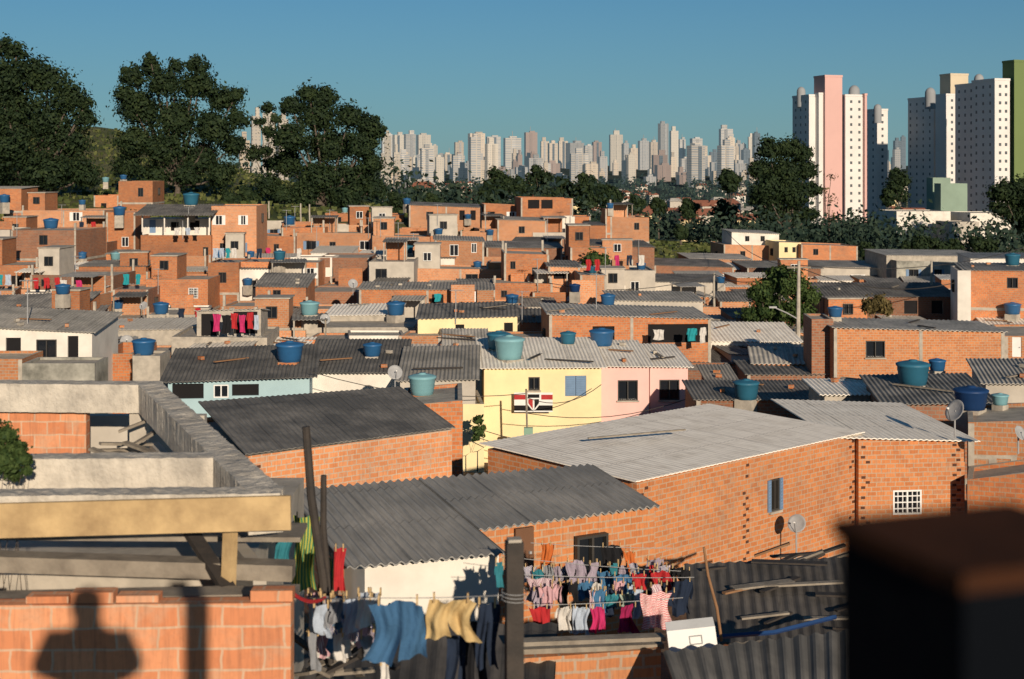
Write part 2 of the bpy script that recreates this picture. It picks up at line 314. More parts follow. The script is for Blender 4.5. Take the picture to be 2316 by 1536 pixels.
def house(x0,x1,t0,t1,yb,D,th,dep,wall='brick',roof='slab',rise=.5,wins=(),label=None,name=None,frame=True,cat='house',over=.25,side=None,group=None,sidewin=True,near=False,amp=.022):
    if D>74: rise*=.32
    if D>74: over=.15
    A=P(x0,t0,D); dr=Vector((math.cos(th),math.sin(th),0)); L=hit(x1,A,dr); bk=Vector((-dr.y,dr.x,0)); out=-bk
    B=A+dr*L; yB=B.y; zA=A.z; zB=CZ-(t1-HZ)/F*yB
    zb=min(CZ-(yb-HZ)/F*D, gz(A.x,A.y)-.4,gz(B.x,B.y)-.4,gz((A+bk*dep).x,(A+bk*dep).y)-.4)
    ctr=A+dr*L/2+bk*dep/2; CENT.append((ctr.x,ctr.y,max(L,dep)*.5)); RECT.append((x0,x1,min(t0,t1),yb,D))
    nm=name or {'b':'brick_house','c':'concrete_house','p':'plastered_house'}[wall[0]]
    wins=list(wins); pm=F/D
    if not wins and D>90 and D<185 and L>2.2 and wall!='concrete':
        z_=t0+1.35*pm; nq=max(1,int(L/2.2))
        while z_+.5*pm<yb+6:
            for q in range(nq):
                if R.random()<.82: wins.append((x0+(x1-x0)*(q+.5+R.uniform(-.2,.2))/nq,z_,R.uniform(.65,1.1)*pm,R.uniform(.7,1.05)*pm,R.choice(['dark','dark','open','white','openshut','whiteshut','open'])))
            z_+=2.75*pm
    if label is None:
        label='%s house with %s'%(WALLTXT.get(wall,'painted'),ROOFTXT[roof])
        if len(wins): label+=' and %s small windows'%{1:'one',2:'two',3:'three'}.get(len(wins),'several')
    r=root(nm,label,cat,Vector((ctr.x,ctr.y,zb)),group)
    side=side or wall
    hol=[]
    for (wx,wy,ww,wh,kd) in wins:
        s=hit(wx,A,dr); yy=A.y+dr.y*s; z=CZ-(wy-HZ)/F*yy; w=ww/F*yy; h=wh/F*yy
        zt=zA+(zB-zA)*s/L-.06
        if z+h/2>zt: h=max(.3,(zt-z)*2) if zt>z else .3; z=min(z,zt-h/2)
        if s-w/2<.05 or s+w/2>L-.05: continue
        if any(abs(s-q[0])<(w+q[2])/2+.1 and abs(z-q[1])<(h+q[3])/2+.1 for q in hol): continue
        hol.append((s,z,w,h,kd))
    def top(u): return zA+(zB-zA)*u/L
    mb=MB(); us=sorted(set([0,L]+[s-w/2 for s,z,w,h,k in hol]+[s+w/2 for s,z,w,h,k in hol])); zs=sorted(set([zb]+[z-h/2 for s,z,w,h,k in hol]+[z+h/2 for s,z,w,h,k in hol]))+[None]
    a2=Vector((A.x,A.y,0)); off=R.random()*5
    def pt(u,z,d=0): q=a2+dr*u+out*d; return Vector((q.x,q.y,z))
    for i in range(len(us)-1):
        for j in range(len(zs)-1):
            za=zs[j]; zc=zs[j+1]; uc=(us[i]+us[i+1])/2
            if zc is not None and any(abs(uc-s)<w/2 and abs((za+zc)/2-z)<h/2 for s,z,w,h,k in hol): continue
            c0=top(us[i]) if zc is None else zc; c1=top(us[i+1]) if zc is None else zc
            mb.face([pt(us[i],za),pt(us[i+1],za),pt(us[i+1],c1),pt(us[i],c0)],wall,[(us[i]+off,za),(us[i+1]+off,za),(us[i+1]+off,c1),(us[i]+off,c0)])
    for s,z,w,h,k in hol:
        a,b,c_,d=s-w/2,s+w/2,z-h/2,z+h/2
        for q in ((pt(a,c_),pt(b,c_),pt(b,c_,-.13),pt(a,c_,-.13)),(pt(a,d),pt(b,d),pt(b,d,-.13),pt(a,d,-.13)),(pt(a,c_),pt(a,d),pt(a,d,-.13),pt(a,c_,-.13)),(pt(b,c_),pt(b,d),pt(b,d,-.13),pt(b,c_,-.13))): mb.face(q,'concrete' if wall[0]=='b' else wall)
    rz=rise if roof[:4]=='roof' else 0
    Cc=B+bk*dep; Dd=A+bk*dep
    def wq(p,q,zp,zq,mt): mb.face([Vector((p.x,p.y,zb)),Vector((q.x,q.y,zb)),Vector((q.x,q.y,zq)),Vector((p.x,p.y,zp))],mt)
    wq(B,Cc,zB,zB+rz,side); wq(Cc,Dd,zB+rz,zA+rz,side); wq(Dd,A,zA+rz,zA,side)
    if roof[:4]!='roof':
        t=.16; ia=A+dr*t+bk*t; ib=B-dr*t+bk*t; ic=Cc-dr*t-bk*t; idd=Dd+dr*t-bk*t; o4=[A,B,Cc,Dd]; i4=[ia,ib,ic,idd]; zz=[zA,zB,zB,zA]; dp=.12 if roof=='slab' else 1.6
        for k in range(4):
            l=(k+1)%4; V=lambda p,z:Vector((p.x,p.y,z))
            mb.face([V(o4[k],zz[k]),V(o4[l],zz[l]),V(i4[l],zz[l]),V(i4[k],zz[k])],'concrete')
            mb.face([V(i4[k],zz[k]),V(i4[l],zz[l]),V(i4[l],zz[l]-dp),V(i4[k],zz[k]-dp)],wall)
        mb.face([V(i4[k],zz[k]-dp) for k in range(4)],'concrete')
    part('wall',mb,r)
    if roof=='slab' and D>92 and D<165 and frame:
        zz_=min(zA,zB)-.1
        if wall[0]=='b' and R.random()<.45:
            for u,v in ((.15,.15),(L-.15,.15),(L-.15,dep-.15),(.15,dep-.15)):
                if R.random()<.6:
                    o=a2+dr*u+bk*v; hh=R.uniform(.3,1.0); mb=MB(); mb.cbox((o.x,o.y,top(u)-.1+hh/2),.18,.18,hh+.2,'concrete',th); part('starter_column',mb,r)
        q=R.random()
        if q<.26 and L>3:   # half built upper wall pieces
            u0=R.uniform(0,L*.4); uw=R.uniform(1.2,L*.55); hh=R.uniform(.6,1.9); mb=MB(); o=a2+dr*u0+bk*(dep*R.uniform(.3,.7)); mb.obox(o,dr*uw,bk*.15,zz_,zz_+hh,R.choice(['brick','brick_pale','brick'])); part('half_built_wall',mb,r)
            mb=MB(); mb.obox(o+bk*.15,dr*.15,bk*R.uniform(1,1.6),zz_,zz_+hh*R.uniform(.6,1),'brick'); part('half_built_wall',mb,r)
        elif q<.48 and L>3:  # terrace roof on posts
            u0=R.uniform(.1,L*.4); uw=min(L-u0-.1,R.uniform(1.8,3.2)); v0=dep*.25; vd=min(2.4,dep*.7); hh=R.uniform(1.5,2.0)
            o=a2+dr*u0+bk*v0; mb=MB(); corr(mb,o-dr*.15-bk*.15,dr,uw+.3,bk,vd+.3,zz_+hh,zz_+hh,.15,R.choice(['roof_dark','roof_mid','roof_bluegrey','roof_light']),.27,.03); part('terrace_roof',mb,r)
            for a_,b_ in ((0,0),(uw,0),(uw,vd),(0,vd)): mb=MB(); o2=o+dr*a_+bk*b_; mb.cbox((o2.x,o2.y,zz_+hh/2-.02),.1,.1,hh-.06,R.choice(['wood_grey','concrete'])); part('post',mb,r)
            mb=MB(); mb.obox(o+bk*vd,dr*uw,bk*.14,zz_,zz_+hh*.9,R.choice(['brick_pale','brick','plaster_grey'])); part('terrace_wall',mb,r)
        elif q<.72 and L>3.2:  # small upper room with its own window
            u0=R.choice([0.02,L*.35]); uw=R.uniform(1.7,min(3,L-u0)); hh=R.uniform(1.9,2.3); wl_=R.choice(['brick','brick_pale','brick','plaster_grey']); v0=dep*.3; vd=dep*.6
            o=a2+dr*u0+bk*v0; mb=MB(); mb.obox(o,dr*uw,bk*vd,zz_,zz_+hh,wl_); part('upper_room',mb,r); mb=MB(); mb.obox(o-dr*.1-bk*.1,dr*(uw+.2),bk*(vd+.2),zz_+hh,zz_+hh+.09,'concrete'); part('upper_slab',mb,r)
            window(r,o+out*.125,dr,out,uw*.5,zz_+1.2,.75,.8,R.choice(['dark','white','dark']))
        SLABS.append((A,dr,bk,L,dep,zz_+.02))
    if roof[:4]=='roof':
        mb=MB(); a=A-dr*over-bk*over; sl=rise/dep
        p=.18 if D<75 else .27
        corr(mb,a,dr,L+2*over,bk,dep+2*over,zA+.05-sl*over,zB+.05-sl*over,rise+sl*2*over,roof,p,amp if D<75 else .03)
        part('roof',mb,r)
        if D<115:
            for q in range(R.randint(1,4)):
                u=R.uniform(.5,L-.5); v=R.uniform(.4,dep-.4); o=a2+dr*u+bk*v; z=top(u)+.05+sl*v; mb=MB(); yw=R.uniform(0,3)
                if R.random()<.6: mb.cbox((o.x,o.y,z+.10),.3,.18,.15,R.choice(['brick','concrete','brick_pale']),yw); nm_='loose_brick'; lb='loose brick weighing down a roof sheet'
                else: e=Vector((math.cos(yw),math.sin(yw),0))*R.uniform(.6,1.3); c0=Vector((o.x,o.y,z+.12)); mb.bar(c0-e,c0+e,.14,.05,R.choice(['wood_grey','wood_dark','wood_brown'])); nm_='timber_plank'; lb='weathered plank lying on a corrugated roof'
                single(nm_,mb,lb,'brick' if nm_[0]=='l' else 'plank',Vector((o.x,o.y,z)),'loose things weighing down roofs')
    for (s,z,w,h,k) in hol: window(r,A,dr,out,s,z,w,h,k,near)
    if sidewin and D<180 and R.random()<.6 and dep>4:
        leftvis=((A.x/A.y)>-.02)
        o=Dd if leftvis else B; dd=(-bk) if leftvis else bk; oo=(-dr) if leftvis else dr
        window(r,Vector((o.x,o.y,0))+oo*.125,dd,oo,dep*.5,min(zA,zB)-1.3,.8,.9,'dark')
    if frame and wall[0]=='b':
        k=1; e=.03
        zt=min(zA,zB)-.02
        while zt-2.75*k>zb+1 and k<4:
            z=zt-2.75*k
            if not any(z+.14>hz-h/2 and z-.14<hz+h/2 for s,hz,w,h,kd in hol):
                mb=MB(); mb.obox(a2+out*e-dr*e,dr*(L+2*e),bk*(dep+2*e),z-.12,z+.1,'concrete'); part('floor_beam',mb,r)
            k+=1
        if R.random()<.7:
            for u in [0,L-.18]+([L*.5] if L>6 and not any(abs(s-L*.5)<w/2+.2 for s,z,w,h,kd in hol) else []):
                mb=MB(); mb.obox(a2+dr*u+out*.02,dr*.18,bk*.018,zb,top(u)-.03,'concrete'); part('concrete_column',mb,r)
    return dict(A=A,B=B,dr=dr,bk=bk,L=L,zb=zb,zA=zA,zB=zB,r=r,dep=dep)
D_='dark';O_='open';Wt='white'
H=house
H(735,912,482,486,522,176,.05,6,'brick','slab',wins=[(765,500,14,18,D_),(800,500,12,18,D_),(858,503,12,18,D_)],frame=False)
H(925,1090,464,470,525,172,.1,7,'brick_pale','roof_dark',.7,wins=[(972,488,16,18,D_),(1045,487,12,22,O_),(1070,487,12,22,O_)])
H(1095,1180,462,466,497,171,.1,6,'brick','slab')
H(1178,1296,447,449,540,167,.12,6,'brick','none',wins=[(1207,462,26,20,O_),(1237,462,26,20,O_),(1213,512,12,16,D_)])
H(1125,1236,497,500,545,160,.1,5,'brick_pale','roof_mid',.6,wins=[(1180,520,14,16,D_)])
H(1294,1336,490,490,530,170,0,5,'brick','slab')
H(1272,1300,490,490,525,164,0,3,'plaster_white','slab')
H(1384,1468,491,492,570,158,.15,6,'brick_pale','slab',wins=[(1440,512,12,16,D_)])
H(1369,1384,472,472,570,157.5,.15,2,'brick','slab',label='narrow brick stair tower beside a brick house')
H(1334,1370,510,510,560,155,.1,5,'brick','roof_dark')
H(212,268,442,442,478,180,0,6,'brick','slab'); H(268,345,410,410,478,179,0,6,'brick','slab',wins=[(318,435,12,20,D_)],label='brick room block on top of the slope with one window')
H(48,236,476,476,535,164,-.03,7,'brick_pale','slab',wins=[(172,490,16,20,'whiteshut'),(70,495,12,16,D_)])
H(-60,48,427,427,480,172,0,6,'brick','roof_mid'); H(-60,22,520,520,600,140,0,6,'plaster_grey','slab')
H(-40,60,540,540,570,150,0,6,'brick_pale','slab')
h=H(318,478,532,532,628,141,.0,7,'brick','slab',wins=[(380,590,20,24,'greenshut'),(405,590,20,24,'greenshut'),(465,570,12,22,D_)],label='two storey brick house with green shutters under a balcony',frame=False)
H(322,476,495,495,531,143.5,0,4.4,'plaster_white','slab',wins=[(345,512,14,30,'doorblue'),(395,512,18,20,O_),(440,510,22,22,O_)],label='white walled balcony room under a dark awning',frame=False)
H(478,580,466,466,592,141.5,.02,7,'brick_pale','slab',wins=[(495,498,16,22,'whiteshut'),(550,498,12,22,'whiteshut'),(503,560,12,20,D_),(548,560,14,22,'openshut')],frame=False)
H(25,172,521,521,618,135,-.12,7,'brick_brown','slab',wins=[(98,543,20,22,D_),(105,606,16,18,D_)])
H(172,242,548,548,590,144,-.05,6,'brick_brown','slab'); H(240,306,480,480,590,147,0,6,'brick','slab',wins=[(270,488,22,16,O_),(283,547,16,22,'white')])
H(240,320,575,575,600,138,0,4,'brick','roof_dark')
H(668,842,526,528,582,151,.04,6,'brick_pale','slab',label='long brick house with concrete columns and flat terrace')
H(842,985,533,536,590,148,.05,6,'brick_pale','slab',wins=[(905,560,14,14,D_)]); H(580,668,533,535,590,150,.0,6,'brick','slab',wins=[(625,560,12,16,D_)])
H(720,836,583,583,660,133,.0,7,'brick_brown','slab'); H(540,720,592,594,650,128,.02,6,'brick','slab',wins=[(573,630,20,26,'openshut'),(702,618,18,24,'whiteshut')])
H(330,470,632,632,712,122,0,6,'brick','slab',wins=[(437,663,22,24,'grid')]); H(470,540,594,594,705,127,0,6,'brick','slab',wins=[(503,628,18,24,D_)])
H(68,256,622,624,670,120,-.05,6,'brick_brown','slab',wins=[(100,640,14,16,D_)]); H(-60,68,600,600,665,124,0,6,'brick','slab'); H(178,330,603,603,625,128,.0,5,'brick','roof_dark',.6)
H(835,936,592,592,645,124,.0,6,'plaster_grey','slab',wins=[(862,620,26,24,D_)])
H(983,1095,543,547,600,136,.06,6,'brick_pale','roof_mid',.4,wins=[(1027,566,20,26,'white'),(1072,561,12,22,'white')])
H(936,1142,607,610,655,129,.03,5,'brick_pale','slab',wins=[(1067,631,28,22,'dark')]); H(1140,1242,573,576,640,121,.05,6,'brick','slab',wins=[(1160,600,12,18,D_),(1210,615,14,20,D_)])
H(1100,1272,560,562,575,141,.08,6,'brick_brown','roof_dark',1.0,wins=[(1200,575,60,16,O_)]); H(812,1116,655,657,706,112,.03,6,'brick','roof_mid',.3,wins=[(990,676,26,20,'open'),(1075,674,32,30,'doorwhite'),(900,684,28,30,'dark')])
H(1240,1312,603,605,665,118,.05,5,'brick_pale','roof_dark',.6,wins=[(1270,622,36,18,O_)]); H(1312,1372,622,623,690,113,.05,5,'brick_pale','slab'); H(1370,1482,612,612,665,121,.03,6,'plaster_grey','slab')
H(1290,1372,560,562,605,136,.05,6,'brick','slab'); H(1330,1480,555,560,600,140,.1,6,'brick_brown','roof_dark',1.,wins=[(1370,575,20,14,O_)])
H(578,692,648,650,716,111,.0,5,'brick','roof_dark',2.0,wins=[(626,668,18,24,D_)]); H(255,335,655,655,720,118,0,5,'brick_brown','slab')
H(692,812,660,660,710,118,0,6,'brick_brown','slab'); H(1480,1640,638,640,670,124,.06,6,'plaster_grey','roof_dark',.8); H(1385,1590,680,683,700,100,.05,5,'plaster_grey','roof_mid',.7)
H(1115,1250,640,642,700,117,.03,5,'brick','slab',wins=[(1140,665,14,16,D_),(1215,668,14,18,D_)])
H(1480,1660,600,605,635,150,.1,7,'brick_brown','roof_dark',1.); H(1560,1700,585,588,602,160,.1,6,'brick_pale','roof_mid',.8)
H(1637,1762,553,556,600,178,.1,7,'brick_pale','slab',wins=[(1680,575,12,14,D_)]); H(1655,1762,525,530,552,180,.1,5,'plaster_white','roof_mid',.5,wins=[(1690,540,10,12,D_),(1725,540,10,12,D_)])
H(1762,1812,548,549,600,174,.1,6,'plaster_yellow','slab',wins=[(1778,565,8,12,D_),(1796,565,8,12,D_)]); H(1812,1940,553,557,600,173,.1,6,'brick','slab',wins=[(1845,570,12,14,D_)])
H(1690,1860,606,608,640,150,.08,7,'brick_brown','roof_mid',.9); H(1850,2010,604,606,640,155,.05,7,'plaster_grey','roof_mid',.8)
H(2028,2195,590,592,640,150,.04,7,'concrete_stained','slab',frame=False); H(2005,2230,578,580,590,152,.04,8,'concrete','roof_mid',.5)
H(2195,2420,585,585,612,140,-.1,6,'plaster_white','roof_bluegrey',.5,wins=[(2260,605,20,20,D_)]); H(2180,2440,612,614,706,104,-.2,6,'brick','roof_mid',.4,wins=[(2290,640,24,24,D_)])
H(2166,2196,612,612,700,103,-.2,5,'plaster_white','slab',frame=False)
H(1862,2166,672,672,715,108,.0,5,'brick_brown','roof_dark',2.0,wins=[(1900,695,30,30,O_),(1990,695,50,30,O_),(2060,695,30,30,O_),(2120,695,26,30,O_)],label='long low brick house under a wide dark roof')
H(1660,1850,720,722,750,105,.05,5,'brick_brown','roof_dark',.7)
H(1242,1608,712,722,800,86,.06,6,'brick','roof_mid',.3,wins=[(1365,757,50,38,O_),(1535,754,140,42,O_)],label='brick house with open veranda and grey corrugated roof')
H(945,1170,722,716,770,92,.02,5,'plaster_yellow','roof_dark',1.4,wins=[(1040,745,20,22,O_),(1150,742,20,24,O_)],side='plaster_grey')
H(1170,1250,730,730,770,94,0,5,'brick_brown','roof_dark',1.2)
H(598,936,742,740,770,95,.0,6,'concrete','slab',frame=False); H(735,900,715,712,740,100,0,6,'concrete','roof_light',.6)
H(388,604,762,764,800,86,.04,6,'concrete','slab',label='grey concrete ground floor room',frame=False)
H(445,590,705,700,762,87.6,.04,3.2,'concrete','roof_mid',-1.2,wins=[(475,735,40,50,O_),(555,730,54,50,O_)],label='open concrete laundry terrace with a tilted grey roof')
H(210,432,748,745,800,92,.0,5,'concrete','roof_light',.6); H(335,450,712,712,745,104,0,5,'concrete','slab',frame=False)
H(-60,176,712,702,725,99,-.02,5,'brick','roof_dark',2.6); 
H(-60,208,738,752,878,70,.02,5,'plaster_white','roof_mid',.4,wins=[(105,790,46,44,D_),(30,790,34,52,O_),(165,790,24,60,O_)],label='white plastered porch house under grey roof with dark windows')
H(50,214,822,822,900,66,.0,2.2,'concrete_stained','slab',label='stained concrete parapet room'); H(-60,50,812,812,900,67,.0,3,'brick_pale','slab')
H(214,300,800,800,870,74,0,5,'brick','none'); H(300,362,805,805,900,67,0,2,'concrete','slab')
H(380,700,862,850,910,62,.10,4.6,'plaster_blue','roof_dark',.7,wins=[(425,885,70,34,O_),(555,882,60,26,O_),(500,885,34,30,'white')],over=.35)
H(697,905,842,842,880,66,.03,6,'plaster_white','roof_dark',.7,over=.3); H(905,1075,862,858,910,64,.02,6,'plaster_grey','roof_mid',.7,over=.2)
yh=H(1095,1360,832,830,1010,67,.06,5,'plaster_yellow','roof_light',.7,wins=[(1208,868,26,30,D_),(1302,873,48,46,'blueshut')],label='yellow painted house with blue shutters and club flag',name='painted_house',near=True,sidewin=False)
H(1360,1468,828,829,968,68.3,.06,5,'plaster_pink','roof_light',.55,wins=[(1420,883,46,46,D_)],name='painted_house',near=True,sidewin=False,label='pink painted house with dark square window')
H(1470,1556,829,830,960,69.2,.06,5,'plaster_pink','roof_light',.4,wins=[(1514,882,46,46,D_)],name='painted_house',near=True,sidewin=False,label='pink painted house end bay with dark window')
H(1047,1095,914,914,1025,64,.1,4,'plaster_yellow','slab',name='painted_house',label='low yellow annex beside the yellow house'); 
H(1010,1100,812,812,850,74,.05,5,'plaster_white','roof_mid',.9)
H(1608,1812,772,774,812,90,.05,5,'plaster_white','roof_light',2.0,wins=[(1745,785,12,12,D_)],label='low white walled house with pale pitched roof'); H(1605,1660,862,862,905,70,.0,3,'brick_brown','roof_mid',.3); H(1690,1870,848,848,900,78,0,4,'brick_brown','roof_dark',.6)
H(1575,1860,905,905,950,62,.0,4,'brick_brown','roof_dark',.2,wins=[(1620,925,30,16,O_)],over=.15)
bh=H(1886,2272,742,752,885,77,.02,4.5,'brick_main','roof_mid',.2,wins=[(1980,790,44,38,D_)],near=True,label='orange brick house with one dark window and thin grey roof')
H(1836,1885,722,722,880,78,-.05,3,'brick_brown','slab',frame=False,label='weathered brown brick stair block')
H(2272,2420,760,760,880,80,-.2,6,'brick_pale','slab',wins=[(2300,785,20,50,'doorwhite')])
H(1865,2010,893,893,930,56,.0,3,'concrete','roof_light',.1); H(2005,2240,915,910,965,52,-.1,5,'brick_brown','roof_dark',.25); H(2230,2420,868,868,910,60,-.2,5,'plaster_grey','roof_mid',.3)
H(2190,2420,955,950,1010,44,-.3,3.5,'brick_pale','slab',sidewin=False)
H(2188,2420,1085,1058,1240,41.7,-.33,2,'brick','slab',sidewin=False,label='plain brick wall room at the edge of the lane'); H(2190,2300,1030,1030,1085,44,-.32,2,'concrete','slab',sidewin=False,wins=[(2215,1050,40,24,O_),(2270,1050,30,24,O_)])
H(905,1046,918,906,1080,49,.04,4,'brick','slab',label='small brick room with open top behind roof')
H(2028,2150,478,478,560,330,.1,12,'plaster_white','slab',name='white_building',cat='building',label='low white block building below towers'); H(2195,2288,482,482,570,325,.1,12,'plaster_white','slab',name='white_building',cat='building',label='low white block building below towers')
plain('p_greenpale',(.24,.32,.25),sc=.2,st=.5,bs=0)
H(2128,2188,415,415,560,340,.1,4,'p_greenpale','slab',name='green_building',cat='building',label='pale green tower block with flat top'); H(2110,2150,402,402,560,352,.1,4,'p_greenpale','slab',name='green_building',cat='building',label='pale green stair block')
H(2148,2215,502,502,570,320,.1,8,'plaster_grey','slab',name='grey_building',cat='building',label='grey low annex between white blocks')
env=[(75,800),(88,745),(100,690),(112,655),(124,600),(136,555),(150,520),(165,490),(180,480)]
envR=[(75,840),(88,790),(100,740),(112,695),(124,655),(136,635),(150,610),(165,600),(185,590)]
n=0
for k in range(16000):
    D=R.uniform(80,178); px=R.uniform(-40,2360)
    right=px>1400; e=envR if right else env
    py=np.interp(D,[a for a,b in e],[b for a,b in e])+R.uniform(0,70)
    x=(px-1158)/F*D; w=R.uniform(2.3,4.8); d=R.uniform(2.6,4.4)
    if px>1420 and D>162: continue
    if any((x-a)**2+(D+d/2-b)**2<(1.5+.40*c)**2 for a,b,c in CENT): continue
    zt=CZ-(py-HZ)/F*D
    if zt<gz(x,D)+2.2 or zt>gz(x,D)+8: continue
    wp=w/2/D*F; bad=False
    for (rx0,rx1,rt,rb,rD) in RECT:
        ov=min(rx1,px+wp)-max(rx0,px-wp)
        if ov<=5: continue
        if rD>D+1 and py<rb-14: bad=True; break
        if rD<=D and py>rt-6 and ov>wp*.9: bad=True; break
    if bad: continue
    wl=R.choice(['brick','brick','brick_pale','brick','brick_brown','brick_pale','brick_pale','plaster_grey','plaster_white'])
    rf=R.choice(['roof_dark','roof_mid','roof_dark','roof_light','slab','roof_mid']) if right else R.choice(['slab','slab','slab','slab','roof_mid','roof_dark','roof_light'])
    H(px-wp,px+wp,py,py,py+45,D,R.uniform(-.15,.25),d,wl,rf,R.uniform(.4,1.5)); n+=1
    if n>150: break
A=P(300,487,139); r=root('awning','dark corrugated awning on white posts over balcony','awning',A); mb=MB(); corr(mb,A,Vector((1,0,0)),(482-300)/F*139,Vector((0,1,0)),5.5,A.z,A.z,.95,'roof_dark',.27,.035); part('roof_sheet',mb,r)
for px in (322,372,425,474): mb=MB(); q=P(px,487,140); mb.cbox((q.x,q.y,q.z-.8),.12,.12,1.7,'plaster_white'); part('post',mb,r)
# ---------- main white roof house
dm=Vector((7.25,6.6,0)).normalized(); Dm=5.7
thm=math.atan2(dm.y,dm.x)
hm=H(1440,1938,1090,1090-108,1300,36,thm,Dm,'brick_main','slab',wins=[(1752,1119,34,72,'openshut')],near=True,frame=False,sidewin=False,name='brick_house',label='large orange brick house with pale corrugated roof and blue shutters')
mb=MB(); A=hm['A']; dr=hm['dr']; bk=hm['bk']
corr(mb,A-dr*.2-bk*.15,dr,hm['L']+.4,bk,Dm+.3,hm['zA']+.07,hm['zB']+.07,.10,'roof_pale',.18,.006); part('roof',mb,hm['r'])
def quoin(r,A,dr,out,u,z0,z1,w=.13,pr_=.7):
    mb=MB(); z=z0; k=0
    while z<z1:
        uu=u+(.14 if k%2 else 0)+R.uniform(-.02,.02)
        if R.random()<pr_:
            o=Vector((A.x,A.y,0))+dr*uu+out*.003
            mb.face([Vector((o.x,o.y,z)),Vector((o.x+dr.x*w,o.y+dr.y*w,z)),Vector((o.x+dr.x*w,o.y+dr.y*w,z+.08)),Vector((o.x,o.y,z+.08))],'hollow')
        z+=.15; k+=1
    part('hollow_block_column',mb,r,label='column of blocks laid with open dark cores outward')
for u in (.15,hm['L']*.44,hm['L']-.4): quoin(hm['r'],A,dr,-bk,u,hm['zA']-3.4,hm['zA']-.2)
h2=H(1942,2182,992,1000,1250,42.2,.12,5,'brick_main','slab',wins=[(2052,1136,68,56,'grid')],near=True,frame=False,sidewin=False,label='orange brick house with white grille window')
mb=MB(); corr(mb,h2['A']-h2['dr']*.9-h2['bk']*.2,h2['dr'],h2['L']+1.3,h2['bk'],6.0,h2['zA']+.1,h2['zB']+.06,.15,'roof_light',.18,.012); part('roof',mb,h2['r'])
for u in (.08,h2['L']-.4): quoin(h2['r'],h2['A'],h2['dr'],-h2['bk'],u,h2['zA']-3,h2['zA']-.2)
h3=H(562,1022,1032,972,1180,37,.66,6.0,'brick_pale','slab',frame=False,sidewin=False,label='brick house with wide dark grey roof')
mb=MB(); a=P(555,1027,36.9); b=P(1030,966,41.2); c=P(448,908,42.5); d=P(905,874,46)
def quadroof(mb,a,b,c,d,mat,pitch=.18,amp=.022,along='ab',th=.03):
    L=(b-a).length; n=int(L/pitch)*6; dep=(c-a).length; dn=Vector((0,0,-th)); prev=None
    for i in range(n+1):
        t=i/n; o=Vector((0,0,amp*math.sin(t*L/pitch*2*math.pi))); p=a.lerp(b,t)+o; q=c.lerp(d,t)+o; u=t*L
        if prev:
            pp,pq,pu=prev
            mb.face([pp,p,q,pq],mat,[(pu,0),(u,0),(u,dep),(pu,dep)]); mb.face([pp+dn,p+dn,q+dn,pq+dn],mat); mb.face([pp+dn,p+dn,p,pp],mat); mb.face([pq+dn,q+dn,q,pq],mat)
        prev=(p,q,u)
    mb.face([a,c,c+dn,a+dn],mat); mb.face([b,d,d+dn,b+dn],mat)
quadroof(mb,a,b,c,d,'roof_dark',.18,.012); part('roof',mb,h3['r'])
quoin(h3['r'],h3['A'],h3['dr'],-h3['bk'],.1,h3['zA']-2.6,h3['zA']-.2)
r4=root('corrugated_roof_house','brick house with grey corrugated roof and laundry yard','house',W(-.5,27,-11))
SJ=W(-1.9,28.9,-6.36)
mb=MB(); quadroof(mb,P(785,1283,24),W(-.1,24.8,-6.745),P(650,1108,27.5),SJ,'roof_bluegrey',.177,.028); part('roof',mb,r4)
mb=MB(); quadroof(mb,W(-.61,25.96,-6.64),P(1492,1143,28),SJ,P(1340,1050,31),'roof_bluegrey',.177,.028); part('roof',mb,r4)
mb=MB(); a=P(1085,1200,26.6); b=P(1480,1158,28.5)
mb.obox(a,Vector((b.x-a.x,b.y-a.y,0)),Vector((-1.1,2.0,0)),CZ-11.3,CZ-6.78,'brick_main')
part('wall',mb,r4)
for px,py,w,h,kd in ((1332,1256,.72,.85,'dark'),(1182,1245,.4,.9,'door')):
    dr=Vector((b.x-a.x,b.y-a.y,0)).normalized(); s=hit(px,a,dr); yy=a.y+dr.y*s
    window(r4,Vector((a.x,a.y,0))+Vector((dr.y,-dr.x,0))*.14,dr,Vector((dr.y,-dr.x,0)),s,CZ-(py-HZ)/F*yy,w,h,kd)
mb=MB(); a=P(825,1275,24.3); b=P(1128,1258,25.1); mb.obox(a,Vector((b.x-a.x,b.y-a.y,0)),Vector((-.9,2.0,0)),CZ-9.5,a.z-.06,'plaster_white'); part('white_wall',mb,r4)
mb=MB(); a=P(665,1135,27.6); mb.obox(a,Vector((1.2,-2.8,0)),Vector((.1,.05,0)),CZ-11,CZ-6.8,'brick_brown'); part('side_wall',mb,r4)
